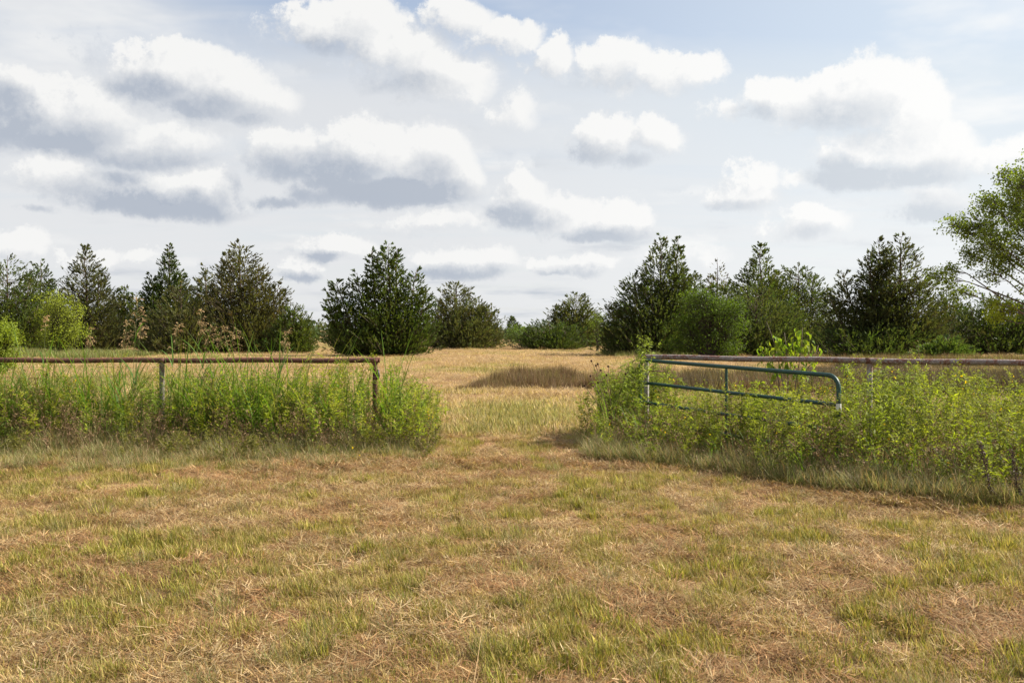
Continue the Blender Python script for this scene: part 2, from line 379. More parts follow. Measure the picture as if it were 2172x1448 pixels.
def ground_material():
    m, nt, out = mat('mown_field_ground'); L = nt.links
    g = nd(nt, 'ShaderNodeNewGeometry'); P = g.outputs['Position']
    def nz(s, dt=6, ro=0.6, st=(1, 1, 1)):
        mm = nd(nt, 'ShaderNodeVectorMath', operation='MULTIPLY'); L.new(P, mm.inputs[0]); mm.inputs[1].default_value = st
        n = nd(nt, 'ShaderNodeTexNoise'); n.inputs['Scale'].default_value = s; n.inputs['Detail'].default_value = dt; n.inputs['Roughness'].default_value = ro
        L.new(mm.outputs[0], n.inputs['Vector']); return n.outputs['Fac']
    def mp(v, a, b):
        n = nd(nt, 'ShaderNodeMapRange', interpolation_type='SMOOTHSTEP'); L.new(v, n.inputs['Value']); n.inputs['From Min'].default_value = a; n.inputs['From Max'].default_value = b; return n.outputs['Result']
    def mix(f, a, b):
        n = nd(nt, 'ShaderNodeMix', data_type='RGBA'); L.new(f, n.inputs['Factor'])
        for i, c in ((6, a), (7, b)):
            if isinstance(c, tuple): n.inputs[i].default_value = (*c, 1)
            else: L.new(c, n.inputs[i])
        return n.outputs[2]
    c = mix(mp(nz(0.35, 5), 0.38, 0.62), (0.27, 0.175, 0.088), (0.32, 0.22, 0.105))
    c = mix(mp(nz(1.7, 6), 0.45, 0.66), c, (0.22, 0.115, 0.06))
    c = mix(mp(nz(0.16, 4, 0.6, (0.6, 1.4, 1)), 0.55, 0.70), c, (0.20, 0.18, 0.065))
    c = mix(mp(nz(22, 5, 0.7), 0.50, 0.75), c, (0.42, 0.31, 0.17))
    c = mix(mp(nz(9, 6, 0.7), 0.50, 0.68), c, (0.12, 0.07, 0.038))  # dark soil and thatch, with shade of the gaps between tufts painted in
    p = nd(nt, 'ShaderNodeBsdfPrincipled'); L.new(c, p.inputs['Base Color']); p.inputs['Roughness'].default_value = 0.95; p.inputs['Specular IOR Level'].default_value = 0.05
    bp = nd(nt, 'ShaderNodeBump'); bp.inputs['Strength'].default_value = 0.9; bp.inputs['Distance'].default_value = 0.05
    L.new(nz(7, 8, 0.75), bp.inputs['Height']); L.new(bp.outputs[0], p.inputs['Normal'])
    L.new(p.outputs[0], out.inputs[0]); return m
M_GROUND = ground_material()

# ------------------------------------------------------------------ ground: one sheet to the horizon
def ground():
    n = 220
    s = np.linspace(-1, 1, n); xs = np.sinh(s * 7.2) / math.sinh(7.2) * 4000
    t = np.linspace(-0.72, 1, n); ys = 8 + np.sinh(t * 7.2) / math.sinh(7.2) * 4500
    X, Y = np.meshgrid(xs, ys); Z = gz(X, Y)
    v = np.stack([X, Y, Z], -1).reshape(-1, 3)
    i = np.arange(n * n).reshape(n, n); a, b_, c, d = i[:-1, :-1], i[:-1, 1:], i[1:, 1:], i[1:, :-1]
    t = np.concatenate([np.stack([a, b_, c], -1).reshape(-1, 3), np.stack([a, c, d], -1).reshape(-1, 3)])
    b = Buf(); b.add(v, (0.3, 0.2, 0.1), t)
    tag(b.build('ground', M_GROUND, smooth=True), 'dry mown pasture ground reaching to the horizon', 'ground', kind='structure')
ground()

# ------------------------------------------------------------------ cedars
def cedar(label, Y, leaders, col, count=1.0, base_py=None, group='cedars round the field', hole=0.0, up=0.75, wide=1.72, name='cedar_tree', wind=0.0, seed=None):
    """leaders: (pixel x, pixel y of the tip, half width in pixels, power of the taper[, depth offset, foot fraction])"""
    r = np.random.default_rng(seed if seed is not None else int(leaders[0][0] * 7 + Y))
    s = Y / F
    x0 = at(leaders[0][0], 700, Y).x; z0 = float(gz(x0, Y)); root = (x0, Y, z0)
    e = empty(name, root, label, 'cedar', group)
    fb, tb = Buf(), Buf(); col = np.array(col)
    tb_h = max(at(l[0], l[1], Y).z for l in leaders) - z0
    for li, l in enumerate(leaders):
        px, py, rad, pw = l[0], l[1], l[2] * wide, l[3] + 0.08; oy = l[4] if len(l) > 4 else r.uniform(-0.15, 0.15) * rad * s; foot = l[5] if len(l) > 5 else 0.0
        ax = at(px, py, Y); H = ax.z - z0; Rr = rad * s
        topx, topy = ax.x, Y + oy
        bx = x0 + (topx - x0) * 0.55; by = Y + oy * 0.6
        def axis(h):      # leaning stem line
            f = np.clip(h / H, 0, 1)[:, None]
            return np.concatenate([bx + (topx - bx) * f, by + (topy - by) * f, z0 + h[:, None]], 1)
        def env(t):
            return Rr * np.minimum(1.0, (t - foot + 0.10) / 0.22).clip(0.05, 1) * np.maximum(1 - t, 0) ** pw + 0.10
        # stem
        hs = np.linspace(0, H * 0.97, 7); P = axis(hs); P[1:-1, :2] += r.normal(0, 0.03, (5, 2)) * H * 0.2
        tube(tb, P, np.linspace(0.018 * H + 0.02, 0.008, 7), (0.11, 0.075, 0.055), 6)
        nl = int((70 + 8.6 * H * Rr) * count * 1.05)
        t = r.beta(1.0, 1.5, nl) * (1 - foot) + foot; t = np.clip(t, 0.02, 0.985)
        az = r.uniform(0, 2 * math.pi, nl)
        lump = 0.78 + 0.44 * fbm(az * 1.6 + px, t * 7 + li * 5, 2)
        ext = env(t) * lump * np.where(r.random(nl) < 0.20, r.uniform(1.02, 1.28, nl), r.uniform(0.60, 1.0, nl))
        if hole: 
            keep = fbm(az * 2.2 + px, t * 9, 2) > hole; t, az, ext = t[keep], az[keep], ext[keep]; nl = len(t)
        hend = t * H; rise = ext * r.uniform(0.35, 1.05, nl) * up
        h0 = np.clip(hend - rise, 0.03 * H, None)
        A = axis(h0); B = axis(hend); B[:, 0] += np.cos(az) * ext + wind * ext; B[:, 1] += np.sin(az) * ext
        B[:, 2] = np.maximum(B[:, 2], z0 + 0.05 + r.uniform(0, 0.25, nl))
        C = (A + B) / 2; C[:, 2] -= 0.10 * ext
        cones(tb, A, C, 0.016 + 0.006 * ext, 0.011, (0.12, 0.085, 0.065)); cones(tb, C, B, 0.010, 0.004, (0.12, 0.085, 0.065))
        # branchlets
        K = 6; f = r.uniform(0.34, 1.0, (nl, K)); f[:, 0] = 0.98
        pos = np.where(f[..., None] < 0.5, A[:, None] + (C - A)[:, None] * (f[..., None] * 2), C[:, None] + (B - C)[:, None] * (f[..., None] * 2 - 1))
        ld = nrm(B - C)[:, None]
        bd = nrm(ld + r.normal(0, 0.30, (nl, K, 3)) + np.array([0, 0, 0.25]))
        bl = (0.12 + 0.21 * np.clip(ext, 0, 1.6))[:, None] * r.uniform(0.6, 1.25, (nl, K)) * (1.25 - 0.5 * f)
        pos, bd, bl = pos.reshape(-1, 3), bd.reshape(-1, 3), bl.reshape(-1)
        lc = np.repeat(r.uniform(0.60, 1.38, (nl, 1)) * (1 + r.normal(0, 0.08, (nl, 3))), K, 0)     # one tone to a plume
        bc = col * 1.48 * lc * r.uniform(0.85, 1.15, (len(pos), 1))
        Q = 7
        g = r.uniform(0.05, 1.0, (len(pos), Q)); sp = pos[:, None] + bd[:, None] * (bl[:, None] * g)[..., None]
        sdir = nrm(bd[:, None] + r.normal(0, 0.26, (len(pos), Q, 3)) + np.array([0, 0, 0.10]))
        sz = r.uniform(0.7, 1.3, (len(pos), Q)) * (0.095 + 0.0010 * Y)
        leaves(fb, sp.reshape(-1, 3), sdir.reshape(-1, 3), sz.ravel(), sz.ravel() * 0.31, np.repeat(bc, Q, 0), 0.0, 1.2, r)
        # inner shoots fill the body of the tree
        ni = nl * 8; ti = r.beta(1.0, 1.6, ni) * (0.94 - foot) + foot; ai = r.uniform(0, 2 * math.pi, ni); ri = env(ti) * np.sqrt(r.random(ni)) * 0.80
        q = axis(ti * H); q[:, 0] += np.cos(ai) * ri; q[:, 1] += np.sin(ai) * ri; q[:, 2] = np.maximum(q[:, 2], z0 + 0.08)
        dv = nrm(np.stack([np.cos(ai), np.sin(ai), np.full(ni, 0.9)], 1) + r.normal(0, 0.35, (ni, 3)))
        si = r.uniform(0.18, 0.34, ni) * (0.65 + Y / 190)
        leaves(fb, q, dv, si, si * 0.36, col * 1.25 * r.uniform(0.6, 1.25, (ni, 1)), 0.0, 1.2, r)
    tb.build('trunk', M_BARK, e); fb.build('crown', M_CEDAR, e)
    return e

DG = (0.046, 0.066, 0.017); MG = (0.062, 0.082, 0.019); OL = (0.078, 0.082, 0.030); BR = (0.090, 0.076, 0.034); LG = (0.070, 0.105, 0.024)
cedar('dark cedar cut off by the left edge of the photo', 63, [(5, 534, 85, .6), (60, 590, 62, .6), (-40, 570, 60, .6), (90, 640, 50, .5), (20, 610, 80, .5)], MG, .7)
cedar('small pointed cedar between the leftmost cedar and the tall brownish one', 76, [(86, 546, 52, .7), (105, 590, 35, .7)], DG, .8)
cedar('tall brownish feathery cedar behind the bright yellow-green shrub', 68, [(186, 519, 66, .72), (215, 570, 45, .7), (225, 640, 40, .6), (150, 600, 40, .7)], (.062, .066, .027), .8, hole=.22)
cedar('distant thin-tipped cedar in the gap right of the tall brownish one', 92, [(264, 598, 22, .8), (245, 612, 22, .8), (288, 618, 30, .7)], MG, .8)
cedar('dark cedar with a long slender leader, left of the broad brown-green cedar', 71, [(357, 514, 60, 1.15), (320, 578, 42, .75), (385, 570, 38, .75), (345, 590, 60, .7)], DG, .8)
cedar('low rounded olive cedar in front of the slender-tipped one', 62, [(378, 598, 58, .5), (345, 650, 45, .5), (410, 645, 40, .5)], OL, .8, up=1.0)
cedar('narrow cedar leaning on the left flank of the broad brown-green cedar', 69, [(436, 560, 38, .8), (420, 600, 34, .7)], (.058, .07, .026), .8)
cedar('broad brown-green cedar with a feathery pointed top, largest on the left', 65, [(512, 508, 88, .75), (480, 535, 55, .8), (550, 560, 60, .75), (590, 600, 50, .7), (450, 610, 55, .65), (545, 640, 70, .6)], (.070, .070, .026), .85, hole=.15)
cedar('small low cedar at the right foot of the broad brown-green cedar', 62.5, [(622, 640, 40, .6), (600, 665, 35, .6), (642, 672, 20, .6)], MG, .8)
cedar('lone deep green cedar with several spires, behind the end of the left fence', 56, wide=1.48, leaders= [(824, 510, 78, .78), (788, 526, 42, .85), (842, 522, 40, .9), (712, 593, 52, .62), (756, 572, 55, .65), (884, 566, 50, .65), (906, 610, 36, .6), (690, 625, 30, .6)], col=(.054, .078, .016), count=.85)
cedar('grey-olive bushy cedar just right of the lone many-spired cedar', 77, [(968, 592, 58, .6), (1010, 622, 45, .6), (1040, 642, 36, .55), (945, 630, 34, .6), (1000, 650, 72, .5)], (.075, .083, .032), .85)
cedar('tiny far cedar in the central gap between the groups', 150, [(1086, 671, 15, .7), (1100, 686, 12, .6)], (.06, .08, .05), .7)
cedar('dull olive flat-layered cedar behind the low dark juniper', 86, [(1222, 620, 48, .5), (1190, 645, 36, .5), (1248, 650, 36, .5)], (.066, .076, .026), 1.1, up=.6)
cedar('low wide dark juniper right of the central gap', 75, [(1165, 680, 54, .32), (1205, 686, 44, .35), (1135, 696, 34, .35)], DG, .9, name='juniper_bush')
cedar('big twin-topped cedar at the left end of the right-hand grove', 58, [(1402, 494, 66, .8), (1440, 500, 40, .9), (1345, 575, 62, .65), (1310, 640, 48, .6), (1380, 590, 80, .6), (1450, 570, 50, .7), (1290, 690, 28, .5)], (.060, .078, .022), .85, hole=.0, wide=1.9)
cedar('thin sparse grey cedar standing alone in the grove skyline gap', 82, [(1521, 540, 26, .5), (1508, 580, 20, .6)], (.08, .078, .045), .35, hole=.3, wind=.2, wide=1.9)
cedar('green cedar behind the thin sparse grey one', 74, [(1475, 575, 50, .7), (1540, 590, 50, .7), (1500, 600, 60, .6)], MG, .7, wide=1.9)
cedar('pointed green cedar with a curled tip in the middle of the grove', 66, [(1612, 508, 50, .75), (1585, 555, 50, .6), (1645, 572, 52, .6)], MG, .8, wide=1.9)
cedar('rounded olive cedar in front of the curled-tip one', 58, [(1600, 598, 72, .5), (1650, 630, 55, .5), (1555, 650, 55, .5), (1690, 660, 40, .5), (1480, 680, 55, .4), (1540, 690, 50, .4)], (.068, .088, .028), .85, up=1.0, wide=1.9)
cedar('broad cedar with a flat bushy top right of the curled-tip one', 72, [(1690, 556, 54, .5), (1726, 576, 46, .45), (1655, 580, 48, .5)], (.058, .078, .028), .8, wide=1.9)
cedar('large open cedar with bare stems showing through, tallest on the right', 54, [(1905, 495, 70, .7), (1860, 500, 45, .8), (1880, 512, 40, .8), (1835, 530, 45, .75), (1790, 570, 55, .65), (1755, 620, 42, .6), (1950, 580, 48, .6), (1965, 660, 40, .5)], (.058, .068, .024), .85, hole=.12, wind=.12, wide=1.9)
cedar('dark low cedar filling the foot of the grove under the large open one', 52.5, [(1850, 690, 80, .35), (1780, 700, 60, .35), (1925, 690, 60, .4)], DG, .8, wide=1.9)
cedar('green cedar right of the large open one', 66, [(2012, 608, 42, .6), (1985, 630, 34, .6), (2045, 640, 34, .6)], MG, .75, wide=1.9)
cedar('dark cedar behind the broadleaf tree at the right edge', 61, [(2105, 620, 72, .5), (2060, 650, 50, .5), (2160, 640, 55, .5), (2220, 630, 60, .5)], DG, .85, wide=1.9)
cedar('low green cedar bush at the foot of the grove near the right edge', 48, [(2010, 712, 38, .4), (1980, 728, 30, .4), (2032, 730, 24, .4)], LG, .9, name='cedar_bush', wide=1.5)

# ------------------------------------------------------------------ broadleaf shrubs and trees
def shrub(label, Y, lobes, col, n=1800, leaf=0.10, name='green_shrub', cat='shrub', seed=1, trunk_px=None, group=None):
    """lobes: (pixel x, pixel y, radius x, radius y in pixels)"""
    r = np.random.default_rng(seed); s = Y / F
    tx = trunk_px if trunk_px is not None else np.mean([l[0] for l in lobes]); x0 = at(tx, 700, Y).x; z0 = float(gz(x0, Y))
    e = empty(name, (x0, Y, z0), label, cat, group); fb, tb = Buf(), Buf(); col = np.array(col)
    for (px, py, rx, ry) in lobes:
        c = np.array(at(px, py, Y)); rr = np.array([rx * s, (rx + ry) / 2 * s, ry * s])
        c[1] += r.uniform(-0.4, 0.4) * rr[0]
        k = max(10, int(n / 16 * (rx * ry) / 900))
        d = nrm(r.normal(0, 1, (k, 3))); q = c + d * rr * (r.random((k, 1)) ** 0.45) * (0.45 + 1.1 * fbm(d[:, 0:1] * 2.4 + px, d[:, 2:3] * 2.4 + py, 2))
        q[:, 2] = np.maximum(q[:, 2], z0 + 0.1)
        st = np.tile(np.array([[x0, Y, z0]]), (k, 1)) + r.normal(0, 0.05, (k, 3)) * [1, 1, 0]
        mid = st * 0.45 + c * 0.4 + q * 0.15
        mid[:, 2] = np.minimum(mid[:, 2], q[:, 2] - 0.05)
        cones(tb, st[:6], mid[:6], 0.03, 0.02, (0.07, 0.055, 0.045)); cones(tb, mid, q, 0.010, 0.004, (0.07, 0.055, 0.045))
        Q = 16
        sp = q[:, None] + r.normal(0, 0.15 * (leaf / 0.1), (k, Q, 3)); dd = nrm(r.normal(0, 1, (k, Q, 3)) + d[:, None] * 0.6)
        cc = col * r.uniform(0.7, 1.3, (k, 1, 1)) * r.uniform(0.8, 1.2, (k, Q, 1)); sz = leaf * r.uniform(0.6, 1.3, k * Q)
        leaves(fb, sp.reshape(-1, 3), dd.reshape(-1, 3), sz, sz * 0.55, cc.reshape(-1, 3), 0.1, 0.8, r)
    tb.build('trunk', M_BARK, e); fb.build('crown', M_LEAF, e)
    return e
shrub('bright yellow-green shrub in front of the left cedars', 56, [(120, 640, 28, 22), (105, 670, 32, 26), (145, 660, 30, 28), (120, 700, 40, 24), (160, 700, 32, 22), (100, 725, 26, 14), (140, 722, 34, 16)], (.26, .30, .045), 1300, .11, name='yellow_green_shrub', seed=3)
shrub('small yellow-green bush cut off by the left edge above the fence', 30, [(8, 700, 22, 18), (22, 715, 16, 14), (-12, 712, 30, 24), (5, 728, 26, 14), (-5, 752, 40, 18), (-20, 775, 50, 18)], (.23, .285, .04), 2200, .07, name='yellow_green_shrub', seed=4, trunk_px=-34)
shrub('lighter green broadleaf bush in front of the right-hand grove', 52, [(1486, 624, 26, 14), (1470, 640, 26, 16), (1512, 636, 24, 16), (1538, 652, 34, 16), (1572, 652, 14, 12), (1500, 668, 50, 24), (1455, 690, 34, 30), (1500, 715, 56, 30), (1548, 695, 36, 30), (1450, 730, 40, 22), (1540, 738, 46, 16)], (.085, .130, .020), 1500, .115, seed=5)
shrub('pale lime bush far off in the central gap', 112, [(1095, 700, 22, 12), (1110, 712, 22, 14), (1080, 716, 20, 12), (1098, 722, 30, 9)], (.13, .19, .05), 1500, .2, seed=6)
shrub('lime bush peeping out between the flat-layered cedar and the grove', 70, [(1268, 672, 14, 12), (1262, 690, 14, 12), (1272, 712, 12, 16)], (.14, .19, .04), 1600, .12, seed=7)

def broad_tree():
    Y = 38.0; s = Y / F; r = np.random.default_rng(21)
    x0 = at(2275, 700, Y).x; z0 = float(gz(x0, Y))
    e = empty('broadleaf_tree', (x0, Y, z0), 'tall open broadleaf tree with airy leaves at the right edge of the photo', 'tree')
    tb, fb = Buf(), Buf(); bark = (0.13, 0.105, 0.085)
    top = at(2275, 250, Y).z
    P = np.array([(x0, Y, z0), (x0 - .05, Y, z0 + 1.2), (x0 + .1, Y + .1, z0 + 2.6), (x0, Y, z0 + 4.4), (x0 - .15, Y - .1, z0 + 6.4), (x0 + .1, Y, top - .4)])
    tube(tb, P, [.26, .20, .16, .12, .07, .02], bark, 9)
    # lobes of the crown: limbs run to them, twigs fill them, leaves ride on the twigs
    lobes = [(2060, 615, 34, 26, .8), (2030, 585, 34, 30, .8), (2010, 570, 26, 24, .6), (2110, 660, 48, 22, 1.0), (2150, 672, 30, 16, .8), (2075, 645, 20, 14, .5),
             (2075, 520, 52, 46, 1.0), (2110, 470, 56, 50, 1.1), (2100, 430, 44, 36, .9), (2140, 400, 48, 46, 1.0), (2165, 365, 36, 30, .9), (2060, 470, 34, 32, .8), (2050, 545, 34, 28, .8),
             (2130, 545, 60, 46, .9), (2160, 480, 56, 60, 1.0), (2190, 430, 60, 70, 1.0), (2200, 540, 60, 60, .9), (2090, 580, 44, 30, .6), (2150, 600, 50, 30, .6),
             (2240, 350, 80, 70, 1), (2280, 280, 70, 50, 1), (2320, 380, 80, 80, 1), (2360, 480, 90, 90, 1), (2290, 520, 90, 80, .9), (2400, 600, 80, 60, .9), (2300, 620, 60, 40, .6)]
    col = np.array((.175, .225, .040))
    for li, (px, py, rx, ry, dn) in enumerate(lobes):
        c = np.array(at(px, py, Y)); c[1] += r.uniform(-1.6, 1.6); rr = np.array([rx, (rx + ry) / 2 * 1.1, ry]) * s
        hb = np.clip((c[2] - z0) * 0.55 + r.uniform(-.5, .5), 1.2, top - 1.5)
        if px < 2160 and py > 560: hb = 1.5 + r.uniform(-.2, .3)
        st = np.array([np.interp(z0 + hb, P[:, 2], P[:, k]) for k in range(3)])
        m1 = st * .55 + c * .45 + r.normal(0, .18, 3); m1[2] += .12 - 0.10 * abs(c[0] - st[0]) * .3
        m2 = st * .2 + c * .8 + r.normal(0, .15, 3)
        tube(tb, np.array([st, m1, m2, c]), [.055, .038, .022, .012], bark, 5)
        k = int(10 + rx * ry / 29 * dn)
        d = nrm(r.normal(0, 1, (k, 3))); q = c + d * rr * (r.random((k, 1)) ** .4)
        a = np.where(r.random((k, 1)) < .5, m2 + (c - m2) * r.random((k, 1)), c)
        mm = (a + q) / 2 + r.normal(0, .06, (k, 3))
        cones(tb, a, mm, .011, .007, bark); cones(tb, mm, q, .007, .003, bark)
        Q = 14
        f = r.uniform(.25, 1.1, (k, Q, 1)); sp = mm[:, None] * (1 - f) + q[:, None] * f + r.normal(0, .085, (k, Q, 3))
        dd = nrm(r.normal(0, 1, (k, Q, 3)) + [0, 0, -.5])
        cc = col * r.uniform(.72, 1.3, (k, 1, 1)) * r.uniform(.8, 1.2, (k, Q, 1))
        if py > 635: cc = cc * np.array([1.45, 1.35, .9])  # low clusters: yellow sunlight put into the leaf colour
        sz = r.uniform(.065, .115, k * Q)
        leaves(fb, sp.reshape(-1, 3), dd.reshape(-1, 3), sz, sz * .85, cc.reshape(-1, 3), .05, 1.0, r)
    tb.build('trunk', M_BARK, e); fb.build('crown', M_LEAF, e)
broad_tree()

def far_wood():
    r = np.random.default_rng(8); fb = Buf()
    for Y, x0, x1, hh in ((170, -150, 150, 3.6), (240, -220, 220, 4.6), (120, -75, -52, 2.8), (120, -44, -22, 2.9), (130, 14, 60, 3.2), (100, 22, 60, 3.4)):
        for cx in np.arange(x0, x1, 2.4):
            h = hh * r.uniform(.55, 1.15); k = 100
            if abs(cx / Y * F + PW / 2 - 1090) < 45 and Y > 100: h *= .55
            d = nrm(r.normal(0, 1, (k, 3))); d[:, 2] = np.abs(d[:, 2])
            q = np.array([cx + r.uniform(-1, 1), Y + r.uniform(-4, 4), 0]) + d * np.array([2.0, 2.0, h]) * r.random((k, 1)) ** .3
            c = np.array((.060, .085, .032)) * r.uniform(.7, 1.35) * r.uniform(.8, 1.2, (k, 1)) * np.array([r.uniform(.9, 1.3), 1, 1])
            leaves(fb, q, nrm(r.normal(0, 1, (k, 3)) + [0, 0, .5]), r.uniform(.55, 1.0, k), r.uniform(.3, .48, k), c, 0, 1.0, r)
    tag(fb.build('far_wood', M_CEDAR), 'far-off low woodland beyond the field', 'woodland', kind='stuff')
far_wood()

# ------------------------------------------------------------------ pipe fences
FD = 13.4
def pipe(name, pts, rad, m, parent, n=14, col=(.3, .3, .3)):
    b = Buf(); tube(b, pts, rad, col, n); o = b.build(name, m, parent, smooth=False)
    o.data.polygons.foreach_set('use_smooth', np.array([len(p.vertices) == 3 for p in o.data.polygons])); 
    me = o.data; me.set_sharp_from_angle(angle=R(50)) if hasattr(me, 'set_sharp_from_angle') else None
    return o
def fence(label, ends, posts, m_rail, wires, joint_at=()):
    (xa, ya, za), (xb, yb, zb) = ends
    e = empty('pipe_fence', (posts[0][0], posts[0][1], 0), label, 'fence')
    d = Vector((xb - xa, yb - ya, zb - za))
    K = 24; pts = [np.array((xa, ya, za)) + np.array(d) * k / K + np.array([0, 0, 0.006 * math.sin(k * 1.1)]) for k in range(K + 1)]
    pipe('top_rail', pts, 0.0375, m_rail, e, 16)
    for (x, y, mm) in posts:
        f = (x - xa) / (xb - xa); zt = za + (zb - za) * f - 0.034
        g = float(gz(x, y)) - 0.25
        po = pipe('post', [(x, y, g), (x, y, g + .5), (x + .004, y, zt)], 0.036, mm, e)
        b = Buf(); tube(b, [(x - .048, y, zt + .030), (x + .048, y, zt + .030)], .0415, (.2, .2, .2), 12); b.build('weld_collar', M_RUST, e)
    hz = np.array([.05, .25, .45, .65, .85, 1.0])
    for h in hz[wires]:
        pts = [(xa + d.x * k / 30, ya + d.y * k / 30 - 0.045, h + 0.06 + 0.012 * math.sin(k * 0.9 + h * 9)) for k in range(31)]
        b = Buf(); tube(b, pts, .0016, (.3, .3, .3), 4); b.build('wire', M_WIRE, e)
    if len(wires) > 3:
        for k in range(1, int(d.length / .42)):
            x = xa + d.x * (k * .42 / d.length); y = ya + d.y * (k * .42 / d.length) - .047
            b = Buf(); tube(b, [(x, y, .08), (x + .008, y, .6), (x, y, 1.07)], .0013, (.3, .3, .3), 4); b.build('wire', M_WIRE, e)
    return e
zl = at(0, 764, FD).z
xl = at(806, 764, FD).x
fl = fence('rusty brown pipe fence with wire mesh, left of the open gateway', ((at(-330, 764, FD).x, FD, zl), (xl, FD, zl)),
           [(at(795, 764, FD).x, FD, M_RUST), (at(343, 764, FD).x, FD, M_POSTGREY), (at(-109, 764, FD).x, FD, M_POSTGREY)], M_RUST, [0, 1, 2, 3, 4, 5])
# latch bracket on the end post
lx = at(795, 764, FD).x
b = Buf(); tube(b, [(lx + .045, FD - .01, .88), (lx + .055, FD - .01, .93), (lx + .05, FD - .01, 1.02)], [.018, .024, .014], (.1, .1, .1), 8); b.build('latch_bracket', M_BLACK, fl)
RA = (at(1362, 757, FD).x, FD, at(1362, 757, FD).z); RB = (6.10, 10.90, at(2172, 770, 10.90).z)
ext = [RA[k] + (RB[k] - RA[k]) * 1.75 for k in range(3)]
def on_r(f): return (RA[0] + (RB[0] - RA[0]) * f, RA[1] + (RB[1] - RA[1]) * f)
hx, hy = on_r(0.014)
p2 = on_r(0.648); p3 = on_r(1.30)
fr = fence('speckled rust and pale pipe fence behind the weeds, right of the gateway', (RA, ext), [(hx, hy, M_POSTWHITE), (*p2, M_POSTWHITE), (*p3, M_POSTWHITE)], M_RUSTPALE, [2, 4])
b = Buf(); tube(b, [(hx, hy - .01, 1.0), (hx + .24, hy - .05, 1.0)], .009, (.2, .1, .08), 6); b.build('hinge_pin', M_RUST, fr)

# ------------------------------------------------------------------ green tube gate
def gate():
    A = np.array(at(1357, 763, 13.25)); B = np.array(at(1779, 797, 10.2))
    e = empty('tube_gate', (A[0], A[1], 0), 'dark green tubular farm gate swung open among the weeds', 'gate')
    u = (B - A) * [1, 1, 0]; Lg = np.linalg.norm(u); u /= Lg; sl = (B[2] - A[2]) / Lg
    def P(s_, drop): return A + u * s_ + np.array([0, 0, sl * s_ - drop])
    rad = 0.0255; rc = 0.14; bars = [0, .325, .61, .87, 1.05]
    # outer frame: two stiles and the top bar as one bent tube
    pts = [P(0, 1.06), P(0, .6), P(0, rc)]
    for k in range(1, 6): a = math.pi / 2 * k / 6; pts.append(P(rc - rc * math.cos(a), rc - rc * math.sin(a)))
    for k in range(9): pts.append(P(rc + (Lg - 2 * rc) * k / 8, 0))
    for k in range(1, 6): a = math.pi / 2 * k / 6; pts.append(P(Lg - rc + rc * math.sin(a), rc - rc * math.cos(a)))
    pts += [P(Lg, rc), P(Lg, .6), P(Lg, 1.06)]
    pipe('frame', pts, rad, M_GATE, e, 14)
    for dr in bars[1:]: pipe('bar', [P(.02, dr), P(Lg / 2, dr + .004), P(Lg - .02, dr)], 0.0225, M_GATE, e, 12)
    for s_ in (.5,):
        pipe('brace', [P(Lg * s_, .02), P(Lg * s_, .5), P(Lg * s_, 1.05)], 0.017, M_GATE, e, 8)
    pipe('latch_tape', [P(Lg, .31), P(Lg, .40)], rad + .004, M_WHITE, e, 12)
    for k in range(5):
        c = P(Lg + .012, .37 + k * .035) + np.array([0, -.03, 0])
        ring = [c + np.array([math.cos(a) * (.012 if k % 2 else .004), math.sin(a) * (.004 if k % 2 else .012) * .5 , math.sin(a) * .02]) for a in np.linspace(0, 2 * math.pi, 9)]
        b = Buf(); tube(b, ring, .004, (.2, .2, .2), 5, False); b.build('chain_link', M_BLACK, e)
    for dr in (.16, .9):
        b = Buf(); q = P(0, dr); h2 = np.array([hx, hy - .03, q[2]]); tube(b, [q, (q + h2) / 2, h2], .012, (.1, .1, .1), 8); b.build('hinge', M_RUST, e)
    return A, B
GA, GB = gate()

